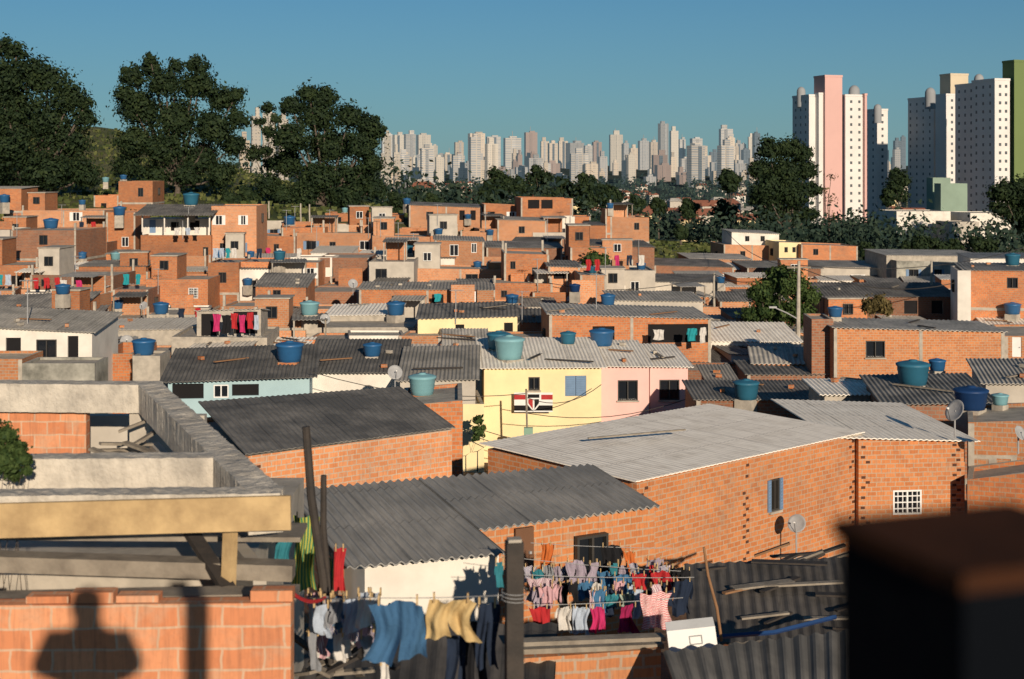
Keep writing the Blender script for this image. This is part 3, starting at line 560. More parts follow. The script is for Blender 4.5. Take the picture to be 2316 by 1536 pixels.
# ---------- water tanks (each stands on whatever roof the sight line meets)
TM={}
for mt in('tank_blue','tank_light','tank_teal','tank_navy'):
    b_=MB(); b_.smooth=True; b_.lathe([(0,0),(.40,0),(.405,.1),(.425,.11),(.43,.22),(.445,.23),(.455,.4),(.47,.41),(.475,.55),(.51,.57),(.51,.60),(.48,.61)],mt,24)
    l_=MB(); l_.smooth=True; l_.lathe([(.515,.58),(.52,.63),(.45,.66),(.3,.70),(.13,.72),(.13,.75),(0,.755)],mt,24)
    TM[mt]=(b_.mesh('tank_body'),l_.mesh('tank_lid'))
st=MB(); st.cbox((0,0,-.5),.7,.7,1.0,'concrete'); STM=st.mesh('stand')
st=MB(); st.cbox((0,0,-.5),.7,.7,1.0,'brick'); STB=st.mesh('stand')
bpy.context.view_layer.update(); DG=bpy.context.evaluated_depsgraph_get()
def landing(px,py,D,rad):
    tgt=P(px,py,D); cam=Vector((0,0,CZ)); d=(tgt-cam).normalized(); o=cam+d*(D*.6)
    ok,loc,nrm,idx,ob,mx=S.ray_cast(DG,o,d,distance=D*.4+15)
    if not ok: return tgt
    if abs(nrm.z)>.5: q=loc+Vector((0,0,.02))
    else: q=loc-d*((rad+.08)/max(.3,abs(d.y)))
    return q
TK=[]
for t in ((655,818,62,67,'tank_blue','b'),(842,806,42,70),(325,803,52,66.5),(1128,790,54,72,'tank_teal'),(1152,812,68,69,'tank_light'),(955,893,62,60.5,'tank_light','b'),(364,710,36,105),(266,698,26,112),(895,712,42,100),(1361,782,56,84),(1285,778,36,88,'tank_teal'),
 (1889,716,34,80),(1688,903,58,60,'tank_teal'),(2065,870,74,60,'tank_teal'),(2120,838,38,66),(2196,926,76,48,'tank_navy'),(2262,915,38,50,'tank_light'),(115,517,34,140),(142,665,34,112),(262,587,24,130,'tank_light'),(186,585,20,135),(432,464,36,142,'tank_teal'),(498,583,24,135),(655,508,26,152),(632,588,28,140,'tank_teal'),(922,572,26,138,'tank_teal'),(186,463,16,168),(239,412,16,182,'tank_light'),(279,406,16,182),(270,487,28,150),(10,458,24,165),(1058,495,16,170),(1158,686,30,108,'tank_blue'),(700,712,44,105,'tank_light'),(992,530,20,150),(1108,532,18,158),(1375,690,34,100),(1300,660,26,116,'tank_navy'),(1340,618,22,130,'tank_teal'),(2290,600,34,135,'tank_teal'),(2290,710,38,100),(920,462,18,174),(1380,472,16,158),(567,582,18,138),(780,480,14,178,'tank_light'),(1630,640,20,130),(560,645,22,128),(1450,610,22,122),(1080,605,20,130)):
    px,pyb,wpx,D=t[:4]; mt=t[4] if len(t)>4 else 'tank_blue'; TK.append((t,landing(px,pyb,D,wpx/F*D/2)))
for t,o in TK:
    mt=t[4] if len(t)>4 else 'tank_blue'; s=t[2]/F*o.y; nm={'tank_blue':'blue','tank_light':'light blue','tank_teal':'teal','tank_navy':'dark blue'}[mt]
    r=root('water_tank','%s plastic water tank with lid on a rooftop'%nm,'water tank',o,'plastic water tanks on rooftops'); r.rotation_euler=(0,0,R.uniform(0,6)); r.scale=(s,s,s*R.uniform(.9,1.08))
    for n_,m_ in (('tank_body',TM[mt][0]),('lid',TM[mt][1]),('stand',STB if len(t)>5 else STM)):
        ob=bpy.data.objects.new(n_,m_); COL.objects.link(ob); ob.parent=r; WO[ob.name]=o
# ---------- left unfinished building with concrete ring beam
def rough(mb,p,q,w,h,mat,seg=30,j=.02,sd=1):
    rr=random.Random(sd); d=(q-p); d.z=0; d.normalize(); s=Vector((d.y,-d.x,0)); pr=None
    for i in range(seg+1):
        c=p.lerp(q,i/seg); J=lambda:rr.uniform(-j,j)
        ring=[c-s*(w/2+J()*.4)+Vector((0,0,-h+J()*.4)),c-s*(w/2+J())+Vector((0,0,J()*.5)),c-s*w/6+Vector((0,0,J())),c+s*w/6+Vector((0,0,J())),c+s*(w/2+J())+Vector((0,0,J()*.5)),c+s*(w/2+J()*.4)+Vector((0,0,-h+J()*.4))]
        if pr:
            for k in range(6): mb.face([pr[k],pr[(k+1)%6],ring[(k+1)%6],ring[k]],mat)
        else: mb.face(ring,mat)
        pr=ring
    mb.face(pr,mat)
rb=root('unfinished_concrete_house','unfinished house with rough concrete ring beam and timber formwork','building',W(-3.5,13,-10))
Zr=-2.62
mb=MB(); rough(mb,W(-7.2,17.3,Zr),W(-4.25,17.15,Zr),.3,.34,'concrete_pale',50,.007,1); part('ring_beam',mb,rb)
mb=MB(); rough(mb,W(-4.35,17.1,Zr),W(-1.98,11.45,Zr),.28,.34,'concrete_pale',110,.009,2); part('ring_beam',mb,rb)
mb=MB(); rough(mb,W(-5.5,11.35,Zr),W(-1.86,11.5,Zr),.26,.12,'concrete_pale',70,.009,3); part('ring_beam',mb,rb)
mb=MB(); rough(mb,W(-5.8,12.75,Zr),W(-2.62,12.9,Zr),.26,.36,'concrete_pale',60,.007,4); part('ring_beam',mb,rb)
mb=MB(); mb.bar(W(-5.5,11.16,Zr-.07),W(-1.76,11.30,Zr-.0),.04,.27,'wood_yellow'); part('formwork_board',mb,rb,label='yellow timber formwork board along the beam')
mb=MB(); mb.bar(W(-2.30,11.5,Zr-.3),W(-2.33,11.45,-4.0),.1,.07,'wood_yellow'); part('timber_prop',mb,rb)
mb=MB(); mb.bar(W(-5.5,11.7,-3.15),W(-1.8,11.75,-3.28),.2,.13,'wood_grey'); part('plank',mb,rb)
mb=MB(); mb.bar(W(-5.5,12.2,-3.1),W(-1.8,12.3,-3.15),.5,.04,'wood_grey'); part('plank',mb,rb)
mb=MB(); mb.bar(W(-5.6,11.2,-3.42),W(-1.7,11.3,-3.36),.25,.05,'wood_grey'); part('plank',mb,rb)
mb=MB(); mb.bar(W(-2.9,12.3,-2.95),W(-2.2,11.3,-3.42),.12,.05,'wood_dark'); part('plank',mb,rb)
mb=MB(); mb.obox(W(-5.5,13.0,0),Vector((3.0,.1,0)),Vector((0,4,0)),CZ-6,CZ-3.75,'concrete'); part('floor',mb,rb)
mb=MB()
mb.obox(W(-7.2,17.25,0),Vector((2.05,-.05,0)),Vector((0,.15,0)),CZ-5.5,CZ-2.99,'brick_big'); part('back_wall',mb,rb)
mb=MB(); mb.obox(W(-4.6,17.1,0),Vector((.2,0,0)),Vector((0,.15,0)),CZ-5.5,CZ-2.97,'concrete'); part('concrete_column',mb,rb)
mb=MB(); mb.obox(W(-7.2,18.5,0),Vector((3.2,0,0)),Vector((0,.15,0)),CZ-5.5,CZ-3.25,'plaster_grey'); part('back_wall',mb,rb)
mb=MB(); mb.obox(W(-4.22,17.0,0),Vector((2.2,-5.3,0)),Vector((-.1,-.05,0)),CZ-10,CZ-3.3,'plaster_grey'); part('side_wall',mb,rb)
for i in range(9): mb=MB(); a=W(-5.0+R.uniform(0,.8),16.2+R.uniform(0,.6),-3.35+i*.03); mb.bar(a,a+Vector((R.uniform(.3,.7),R.uniform(-.5,.5),R.uniform(-.1,.3))),.08,.03,'wood_grey'); single('scrap_board',mb,'loose grey board heaped inside unfinished room','board',a,'scrap boards in the yard')
bw=root('brick_wall','large hollow block brick wall with rough top course','wall',W(-3.5,10.5,-10))
mb=MB(); mb.obox(W(-6,10.42,0),Vector((4.36,.12,0)),Vector((0,.16,0)),CZ-10.5,CZ-3.24,'brick_big'); part('wall',mb,bw)
x=-5.9
while x<-1.7:
    w=.33
    if R.random()<.8: mb=MB(); mb.obox(W(x,10.435+(x+6)*.0275+R.uniform(-.01,.01),0),Vector((w-.02,.01,0)),Vector((0,.13,0)),CZ-3.235,CZ-3.235+R.choice([.02,.05,.08]),'brick_big'); part('loose_brick',mb,bw)
    x+=w
# ---------- poles
def pole(name,label,a,b,w,mat,cat='pole'):
    mb=MB(); d=b-a; mb.tube([a,a.lerp(b,.35)+Vector((.02,0,0)),a.lerp(b,.7)-Vector((.015,0,0)),b],[w*.5,w*.52,w*.47,w*.42],mat,8); single(name,mb,label,cat,a)
pole('wooden_pole','dark leaning timber pole beside concrete beam',P(745,1500,13),P(692,965,13),.085,'wood_dark')
pole('wooden_pole','short dark timber pole next to taller one',P(742,1480,13.2),P(732,1075,13.2),.065,'wood_dark')
a=P(1163,1225,9.6); r=root('clothesline_post','weathered square post with wire wrapped round it','post',a-Vector((0,0,4.4)))
mb=MB(); mb.cbox((a.x,a.y,a.z-2.2),.115,.11,4.4,'wood_dark',.15); part('shaft',mb,r)
mb=MB(); mb.cbox((a.x,a.y,a.z+.012),.09,.09,.02,'concrete',.15); part('cap',mb,r)
mb=MB(); mb.tube([a+Vector((.085*math.cos(t),.085*math.sin(t),-.32-.004*t)) for t in np.linspace(0,18.8,40)],.003,'metal_grey',4); part('wire_coil',mb,r)
pole('broom_pole','thin brown stick standing on terrace',P(1632,1450,19),P(1592,1238,19),.04,'wood_brown')
# ---------- laundry
def panel(mb,rows,O,ax,mat,ph,amp,nc=9,sub=4,VT=1,WT=.5):
    rr=[]
    for (v0,a0,b0),(v1,a1,b1) in zip(rows,rows[1:]):
        for k in range(sub): t=k/sub; rr.append((v0+(v1-v0)*t,a0+(a1-a0)*t,b0+(b1-b0)*t))
    rr.append(rows[-1]); nrm=Vector((ax.y,-ax.x,0))
    g=[]; wn=max(.2,WT)
    for v,a,b in rr:
        row=[]
        for i in range(nc+1):
            u=a+(b-a)*i/nc; f=v/VT
            dz=-v-amp*.8*abs(math.sin(math.pi*(u/WT+.5)*1.6))*(1-f)+amp*.5*math.sin(ph+6*u/wn)*f
            dn=amp*(.3+f)*math.sin(ph+9*u/wn+f*1.6)+amp*.8*math.sin(ph*2+23*u/wn+f*4)+amp*.5*math.sin(ph*3+7*u/wn-f*7)
            row.append((O+ax*(u*(1-.16*math.sin(math.pi*f))+amp*.6*math.sin(ph+5*f))+Vector((0,0,dz))+nrm*dn,(u,v)))
        g.append(row)
    for i in range(len(g)-1):
        for k in range(nc):
            q=[g[i][k],g[i][k+1],g[i+1][k+1],g[i+1][k]]; mb.face([p[0] for p in q],mat,[p[1] for p in q])
def garment(kind,px,py,wpx,hpx,D,mat,label,tilt=0,group='clothes hanging on washing lines',at=None):
    w=wpx/F*D; h=hpx/F*D; O=at if at is not None else P(px,py,D); tilt=tilt or R.uniform(-.25,.25); ax=Vector((math.cos(tilt),math.sin(tilt),0)); mb=MB(); mb.smooth=True; ph=R.uniform(0,6); am=min(.04,w*.12)
    def pn(rows,nc): panel(mb,rows,O,ax,mat,ph,am,nc,4,h,w)
    if kind=='shorts':
        c_=.55
        pn([(0,-.42*w,.42*w),(.1*h,-.43*w,.43*w),(c_*h,-.47*w,.47*w)],16)
        pn([(c_*h,-.47*w,.0*w),(h,-.52*w,-.05*w)],8); pn([(c_*h,.0*w,.47*w),(.97*h,.05*w,.52*w)],8)
    elif kind=='trousers':
        pn([(0,-.42*w,.42*w),(.3*h,-.48*w,.48*w)],10)
        pn([(.3*h,-.48*w,0),(h,-.42*w,-.12*w)],6); pn([(.3*h,0,.48*w),(h,.1*w,.44*w)],6)
    elif kind=='shirt':
        pn([(0,-.34*w,.34*w),(.12*h,-.36*w,.36*w),(h,-.33*w,.33*w)],12)
        pn([(.02*h,-.36*w,-.34*w),(.3*h,-.46*w,-.34*w),(.5*h,-.47*w,-.38*w)],4); pn([(.02*h,.34*w,.36*w),(.3*h,.34*w,.46*w),(.5*h,.38*w,.47*w)],4)
    elif kind=='sock': pn([(0,-.3*w,.3*w),(.6*h,-.3*w,.25*w),(.85*h,-.3*w,.5*w),(h,-.2*w,.45*w)],5)
    elif kind=='dress': pn([(0,-.25*w,.25*w),(.25*h,-.22*w,.22*w),(h,-.5*w,.5*w)],10)
    else: pn([(0,-.5*w,.5*w),(.5*h,-.46*w,.45*w),(h,-.5*w,.46*w)],12)
    nm={'towel':'hanging_towel'}.get(kind,'hanging_'+kind)
    r=root(nm,label,{'towel':'towel'}.get(kind,'clothes'),O,group)
    part('fabric',mb,r)
    if D<30:
        for s in(-.3,.3): mb=MB(); q=O+ax*(s*w); mb.cbox((q.x,q.y,q.z+.0),.012,.025,.07,'wood_yellow',tilt); part('clothes_peg',mb,r)
c=cloth_mat
M1=c((.045,.12,.23)); M2=c((.50,.36,.17)); M3=c((.015,.025,.05)); M4=c((.60,.57,.53)); M5=c((.42,.025,.03)); M6=c((.05,.15,.28)); M7=c((.23,.24,.26)); M8=c((.60,.55,.54),(.30,.12,.18),18,True)
M9=c((.33,.28,.34)); M10=c((.01,.01,.012)); M11=c((.50,.13,.03)); M12=c((.48,.03,.13)); M13=c((.40,.46,.55)); M14=c((.30,.015,.08)); M15=c((.50,.03,.05),(.72,.67,.64),14); M16=c((.03,.18,.22)); M17=c((.38,.46,.38)); M18=c((.38,.36,.07),(.05,.17,.08),9,True); M19=c((.02,.28,.32)); M20=c((.55,.33,.36)); M21=c((.55,.50,.46),(.09,.1,.24),22,True)
garment('shorts',900,1357,144,140,9.8,M1,'blue denim shorts pegged on washing line',.03); garment('shorts',1020,1352,128,94,9.8,M2,'beige yellow shorts pegged on washing line',-.03)
garment('trousers',1102,1362,60,150,9.9,M3,'dark navy trousers on washing line'); garment('trousers',1035,1432,70,160,10.4,M3,'dark trousers hanging low on line'); garment('trousers',1080,1400,60,160,10.3,M10,'black trousers hanging on line'); garment('towel',870,1495,26,60,10.2,M4,'white cloth hanging below shorts')
garment('sock',740,1345,46,90,11.5,M7,'grey sock on washing line'); garment('shirt',768,1345,54,76,11.5,M6,'small blue shirt on washing line'); garment('shirt',795,1352,60,80,11.3,M13,'pale blue child shirt on washing line'); garment('towel',825,1350,42,70,11.2,M4,'white cloth on washing line'); garment('sock',765,1430,34,66,11.5,M4,'white sock hanging low'); garment('sock',705,1430,34,56,12,M4,'white sock hanging low')
for i in range(26): garment(R.choice(['sock','shirt','towel','sock']),R.uniform(700,850),R.uniform(1335,1440),R.uniform(28,56),R.uniform(50,92),R.uniform(11.3,12.8),R.choice([M4,M7,M13,M6,M9,M8,M4,M16,M21,M7,M20]),'small washing crowded on the near line',tilt=R.uniform(-.9,.9))
garment('towel',768,1238,28,100,13,M5,'narrow red towel beside pole'); garment('towel',690,1165,60,170,15,M18,'green and yellow patterned sheet hanging beside roof'); garment('towel',640,1218,40,65,14,M16,'teal cloth hanging under beam'); garment('towel',738,1260,40,90,13.4,M18,'green and yellow patterned cloth')
D2=20.5
garment('towel',1228,1306,80,56,D2,M8,'striped pale towel on washing line'); garment('shirt',1302,1266,60,68,D2+.8,M9,'grey violet shirt on washing line'); garment('shirt',1347,1316,46,54,D2,M4,'white t-shirt on washing line')
garment('shirt',1383,1232,66,64,D2+1.5,M10,'black shirt on washing line'); garment('towel',1236,1228,32,70,D2+1.5,M11,'orange towel on washing line'); garment('shirt',1408,1298,58,48,D2+.6,M6,'blue shirt on washing line'); garment('towel',1446,1296,36,38,D2+.6,M5,'red cloth on washing line'); garment('towel',1424,1246,28,56,D2+1.5,M11,'orange cloth on washing line')
garment('shirt',1496,1290,60,52,D2+.6,M5,'red shirt on washing line'); garment('shirt',1542,1310,60,82,D2+.2,M3,'navy shirt on washing line'); garment('shorts',1480,1262,48,40,D2+1.5,M9,'grey shorts on washing line'); garment('towel',1236,1300,30,26,D2+1.2,M7,'grey cloth on washing line')
D3=19.2
garment('towel',1222,1372,50,80,D3,M5,'red towel on washing line'); garment('shirt',1277,1370,46,58,D3,M4,'white vest on washing line'); garment('towel',1314,1371,42,64,D3,M13,'pale blue towel on washing line'); garment('shorts',1352,1372,40,58,D3,M12,'pink shorts on washing line'); garment('dress',1420,1366,58,66,D3,M14,'magenta dress on washing line'); garment('towel',1484,1338,76,84,D3,M15,'red and white striped towel on washing line'); garment('towel',1382,1342,36,34,D3+.6,M16,'teal cloth on washing line'); garment('shirt',1420,1340,44,34,D3+.6,M17,'pale green top on washing line')
for i in range(24): garment(R.choice(['shirt','towel','sock','trousers','towel']),1200+i*15+R.uniform(-8,8),1278+i*.5+R.uniform(-14,14),R.uniform(26,48),R.uniform(36,74),D2+R.uniform(.8,1.4),R.choice([M3,M6,M5,M9,M20,M8,M7,M10,M21,M16,M3,M10]),'small shirt or cloth crowded on washing line',tilt=R.uniform(-.8,.8))
for i in range(16): garment(R.choice(['shirt','towel','sock','towel']),1222+i*20+R.uniform(-8,8),1325+R.uniform(-12,10),R.uniform(26,46),R.uniform(36,66),D3+R.uniform(.5,1.2),R.choice([M3,M6,M5,M9,M20,M7,M10,M13,M16,M8]),'small shirt or cloth crowded on washing line',tilt=R.uniform(-.8,.8))
garment('shirt',1130,1270,26,60,12,M16,'teal shirt beside post')
for px,py,w,h,D,mm in ((490,710,20,40,85.5,M12),(512,712,22,42,85.5,M10),(530,708,18,36,85.5,M5),(548,712,16,40,85.5,M12),(566,706,20,38,85.5,M5),(580,712,12,34,85.5,M13),(1565,742,30,30,84.5,M19),(1590,740,20,36,84.5,M4),(1490,745,26,24,84.5,M4),(990,664,22,18,110.5,M19),(1180,572,18,18,139.5,M4),(1205,574,16,18,139.5,M9),(1228,572,14,18,139.5,M5),(400,515,16,16,138,M4),(425,515,16,16,138,M13),(445,514,12,14,138,M4),(606,560,14,20,146,M12),(588,556,12,20,146,M9)):
    garment(R.choice(['shirt','towel']),px,py,w,h,D,mm,'small washing hung out on a terrace',group='washing on distant terraces')
for A_,dr_,bk_,L_,dep_,z_ in R.sample(SLABS,min(12,len(SLABS))):
    n_=R.randint(2,4); v=R.uniform(.3,dep_*.25)
    for q in range(n_):
        o=A_+dr_*(L_*(q+1)/(n_+1))+bk_*v; o.z=z_+1.35; garment(R.choice(['shirt','towel','trousers']),0,0,.55*F/100,.9*F/100,100,R.choice([M4,M5,M6,M9,M12,M13,M20,M19,M3]),'small washing hung out on a terrace',group='washing on distant terraces',at=o)
def wire(pts,r,label,name='clothesline',mat='metal_grey',sag=.15,cat='line'):
    q=[]
    for a,b in zip(pts,pts[1:]):
        for k in range(8): t=k/8; q.append(a.lerp(b,t)-Vector((0,0,sag*4*t*(1-t))))
    q.append(pts[-1]); mb=MB(); mb.tube(q,r,mat,5); single(name,mb,label,cat,pts[0])
wire([P(700,1352,11.6),P(830,1352,10.2),P(1163,1345,9.6)],.003,'thin washing line tied to a post',sag=.01); wire([P(1185,1300,D2),P(1570,1306,D2)],.005,'thin washing line over terrace',sag=.02)
wire([P(1190,1369,D3),P(1545,1352,D3)],.005,'thin washing line over terrace',sag=.02); wire([P(1200,1228,D2+1.5),P(1520,1240,D2+1.5)],.005,'thin washing line over terrace',sag=.02); wire([P(1185,1264,D2+.8),P(1540,1292,D2+.7)],.005,'thin washing line over terrace',sag=.02)
wire([P(610,1328,11),P(660,1340,11),P(735,1352,11.5)],.015,'red hose over wall end',name='hose',mat='cloth_04',sag=.05,cat='hose')
# ---------- laundry terrace
tr=root('brick_terrace','brick parapet terrace with weathered plank ledge','terrace',W(1,18,-10))
mb=MB(); a=P(1180,1490,17.2); mb.obox(a,Vector((1.72,.35,0)),Vector((-.03,.2,0)),CZ-10.5,a.z,'brick_pale'); part('wall',mb,tr)
mb=MB(); a=P(1180,1490,17.45); mb.obox(a,Vector((1.72,.35,0)),Vector((-.3,4,0)),CZ-10.5,CZ-7.6,'concrete'); part('floor',mb,tr)
a=P(1178,1448,17.1); b=P(1500,1436,17.6)
mb=MB(); mb.bar(a,b,.18,.05,'wood_grey'); part('ledge',mb,tr); mb=MB(); mb.bar(a+Vector((0,.1,-.13)),b+Vector((0,.1,-.13)),.12,.06,'wood_grey'); part('plank',mb,tr)
sk=root('sink','white ceramic wash basin tilted on terrace edge','sink',P(1560,1480,17.4))
a=P(1508,1428,17.3);mb=MB(); ax=Vector((.60,.1,.03)); dn=Vector((.03,-.06,-.26)); n_=Vector((0,.2,.05))
mb.hexa([a+dn,a+dn+ax,a+dn+ax+n_,a+dn+n_,a,a+ax,a+ax+n_,a+n_],'paint_white'); part('basin',mb,sk)
mb=MB(); o=a+dn*.3+ax*.45-Vector((0,.012,0)); e=ax*.25; f=dn*.35; 
for p,q in ((o,o+e),(o+e,o+e+f),(o+e+f,o+f),(o+f,o)): mb.bar(p,q,.012,.012,'metal_grey')
part('drain_frame',mb,sk)
mb=MB(); quadroof(mb,P(1530,1560,15.9),P(1960,1545,16.2),P(1500,1475,16.8),P(1960,1420,17.8),'roof_dark',.177,.02)
r=root('roof_shed','low shed under grey corrugated sheets','shed',P(1700,1560,17)); part('roof',mb,r); mb=MB(); a=P(1545,1575,16.2); mb.obox(a,Vector((1.9,.1,0)),Vector((0,.4,0)),CZ-10,CZ-6.05,'brick_brown'); part('wall',mb,r)
r=root('roof_shed','dark shed roof with weathered sheets','shed',P(1700,1400,24)); mb=MB(); quadroof(mb,W(2.55,20.6,-6.95),W(5.6,21.3,-6.98),W(2.9,24.0,-6.72),W(6.2,24.6,-6.75),'roof_painted_shade',.177,.012); part('roof',mb,r)
mb=MB(); mb.obox(W(2.75,21.0,0),Vector((2.9,.6,0)),Vector((.3,2.8,0)),CZ-11,CZ-7.15,'brick_brown'); part('wall',mb,r)
wire([P(1620,1440,20),P(1750,1430,20.4),P(1890,1395,20.8)],.035,'dark blue roll of tarpaulin on shed roof',name='tarpaulin_roll',mat='tank_navy',sag=.0,cat='tarpaulin')
r=root('roof_shed','dark lean-to under the washing line','shed',W(-1,15,-9)); mb=MB(); quadroof(mb,W(-2.3,13,-6.25),W(.3,13,-6.25),W(-2.9,18.5,-5.95),W(.6,18.5,-5.95),'roof_painted_shade',.177,.015); part('roof',mb,r)
mb=MB(); mb.obox(W(-2.0,13.6,0),Vector((2.1,0,0)),Vector((0,4,0)),CZ-10,CZ-6.45,'brick_brown'); part('wall',mb,r)
for i in range(18):
    mb=MB(); a=P(690+R.uniform(0,130),1470+R.uniform(0,60),13.5+R.uniform(0,1)); mb.bar(a,a+Vector((R.uniform(-.6,.6),R.uniform(-.2,.5),R.uniform(-.2,.4))),.09,.03,R.choice(['wood_grey','wood_dark','wood_grey'])); single('scrap_board',mb,'loose scrap board leaning in yard','board',a,'scrap boards in the yard')
for i in range(16):
    mb=MB(); a=P(1660+R.uniform(0,210),1255+R.uniform(0,60),28+R.uniform(0,2)); mb.bar(a,a+Vector((R.uniform(.6,1.6),R.uniform(-.3,.6),R.uniform(-.1,.5))),.12,.04,R.choice(['wood_grey','wood_dark','wood_brown','wood_dark'])); single('scrap_board',mb,'loose scrap board beside brick house','board',a,'scrap boards in the yard')
for i in range(12):
    x=R.uniform(2.8,5.2); y=R.uniform(20.9,24); z=-6.95+(y-20.6)*.07+.02; mb=MB(); a=W(x,y,z+.04); yw=R.uniform(-.4,.9); mb.bar(a,a+Vector((math.cos(yw),math.sin(yw),R.uniform(0,.05)))*R.uniform(.3,1.3),R.uniform(.05,.2),.03,R.choice(['wood_grey','wood_dark','wood_brown','wood_dark','wood_dark'])); single('scrap_board',mb,'loose scrap board on dark shed roof','board',a,'scrap boards in the yard')
for px,py,w in ((1440,998,220),(1385,1056,60),(1622,1040,60)):
    mb=MB(); a=P(px-w/2,py,40); b=P(px+w/2,py-w*.09,41); mb.bar(a+Vector((0,0,.10)),b+Vector((0,0,.10)),.07,.04,'wood_grey'); single('timber_plank',mb,'grey plank lying on pale roof','plank',a)
# ---------- rusty box post beside photographer
bp=root('metal_post','rusty square post end close to the lens, sides coloured as in shade','post',W(.4,1.1,-1.7))
N0=W(.318,1.0,0); ld=Vector((-.053,.15,0)); rd=Vector((.16,.057,0))
mb=MB(); mb.obox(N0+ld,-ld,rd,CZ-1.7,CZ-.300,'metal_painted_shade'); mb2=MB(); o=N0+ld-rd*.03+ld*.03; mb2.obox(o,-ld*1.06,rd*1.04,CZ-.2995,CZ-.286,'metal_rust'); part('post_shaft',mb,bp); part('cap_plate',mb2,bp)
ts=MB(); ts.obox(W(-1.2,-2.2,0),Vector((4,0,0)),Vector((0,3.7,0)),CZ-1.9,CZ-1.7,'concrete'); single('terrace_floor',ts,'concrete terrace slab where the photographer stands','floor',W(0,0,-1.8))
# ---------- photographer
def skinned(name,verts,edges,rad,mat,parent,sub=1):
    o=WO[parent.name]; me=bpy.data.meshes.new(name); me.from_pydata([tuple(Vector(v)+Vector((0,0,CZ))-o) for v in verts],edges,[]); me.materials.append(MATS[mat])
    ob=bpy.data.objects.new(name,me); COL.objects.link(ob); ob.parent=parent; WO[ob.name]=o
    mo=ob.modifiers.new('Skin','SKIN'); mo.use_smooth_shade=True
    for i,rr in enumerate(rad): me.skin_vertices[0].data[i].radius=(rr,rr) if not hasattr(rr,'__len__') else rr
    me.skin_vertices[0].data[0].use_root=True
    s=ob.modifiers.new('Sub','SUBSURF'); s.levels=sub; s.render_levels=sub; return ob
pr=root('person','person in dark shirt standing on terrace with hands at chest','person',W(0,-.42,-1.7))
y=-.42
V=[(0,y,-.72),(0,y,-.5),(0,y,-.26),(0,y,-.16),(0,y+.01,-.09),(0,y+.02,.04), (-.19,y,-.27),(-.27,y,-.55),(-.17,y+.2,-.52),(-.07,y+.28,-.46), (.19,y,-.27),(.27,y,-.55),(.17,y+.2,-.52),(.07,y+.28,-.46),
 (-.1,y,-.78),(-.11,y,-1.2),(-.12,y-.02,-1.62),(-.12,y+.13,-1.66),(.1,y,-.78),(.11,y,-1.2),(.12,y-.02,-1.62),(.12,y+.13,-1.66)]
E=[(0,1),(1,2),(2,3),(3,4),(4,5),(2,6),(6,7),(7,8),(8,9),(2,10),(10,11),(11,12),(12,13),(0,14),(14,15),(15,16),(16,17),(0,18),(18,19),(19,20),(20,21)]
Rr=[(.17,.12),(.16,.11),(.17,.11),.095,.11,.11,.08,.06,.05,.035,.08,.06,.05,.035,.085,.06,.04,.035,.085,.06,.04,.035]
for sg,w0 in((-1,9),(1,13)):
    bx,by,bz=V[w0]
    for k in range(5):
        i=len(V); dx=-sg*.012*(k-1.5); 
        if k<4: V+= [(bx-sg*.02+dx*.3,by+.02,bz+.045+.0*k),(bx-sg*.04+dx,by+.035,bz+.075+.004*k),(bx-sg*.06+dx,by+.03,bz+.10-.006*abs(k-2))]
        else: V+= [(bx-sg*.03,by+.0,bz+.01),(bx-sg*.055,by+.01,bz+.03),(bx-sg*.07,by+.02,bz+.045)]
        E+=[(w0,i),(i,i+1),(i+1,i+2)]; Rr+=[.009,.008,.007]
skinned('body',V,E,Rr,'skin',pr,2)
skinned('shirt',[(0,y,-.74),(0,y,-.5),(0,y,-.26),(-.22,y,-.29),(-.33,y,-.55),(.22,y,-.29),(.33,y,-.55)],[(0,1),(1,2),(2,3),(3,4),(2,5),(5,6)],[(.26,.15),(.25,.14),(.19,.13),.14,.13,.14,.13],'cloth_02',pr,2)
mb=MB(); mb.smooth=True; mb.lathe([(.17,-.27),(.13,-.22),(.095,-.17),(.085,-.12)],'cloth_02',16,W(0,y,0)); part('collar',mb,pr)
skinned('trousers',[(0,y,-.76),(-.1,y,-.8),(-.11,y,-1.2),(-.12,y-.02,-1.58),(.1,y,-.8),(.11,y,-1.2),(.12,y-.02,-1.58)],[(0,1),(1,2),(2,3),(0,4),(4,5),(5,6)],[(.18,.13),.12,.09,.075,.12,.09,.075],'cloth_00',pr,2)
mb=MB(); mb.smooth=True; mb.lathe([(.001,-.135),(.065,-.12),(.105,-.07),(.12,0),(.112,.06),(.085,.105),(.045,.125),(.001,.13)],'hair',16,W(0,y-.03,.0)); part('hair',mb,pr)
# ---------- satellite dishes
dm_=MB(); dm_.smooth=True; dm_.lathe([(0,0),(.2,.015),(.38,.055),(.5,.1),(.505,.09),(.38,.04),(.2,0),(0,-.012)],'metal_grey',20); DM=dm_.mesh('reflector')
am_=MB(); am_.tube([Vector((0,-.5,.09)),Vector((0,-.1,.5))],.015,'frame_dark',5); am_.cbox((0,-.08,.5),.08,.08,.1,'paint_white'); AM=am_.mesh('feed_arm')
def dish(px,py,wpx,D,yaw,ln=.9):
    o=P(px,py,D); s=wpx/F*D; base=o-Vector((0,-.1,ln)); r=root('satellite_dish','grey satellite dish on a pole above the roofs','satellite dish',base,'satellite dishes')
    mb=MB(); mb.tube([base,o+Vector((0,.1,0)),o],.025,'metal_grey',6); part('mast',mb,r)
    for n_,m_ in(('reflector',DM),('feed_arm',AM)):
        ob=bpy.data.objects.new(n_,m_); COL.objects.link(ob); ob.parent=r; ob.location=o-base; ob.rotation_euler=(math.radians(62),0,yaw); ob.scale=(s,s,s); WO[ob.name]=o
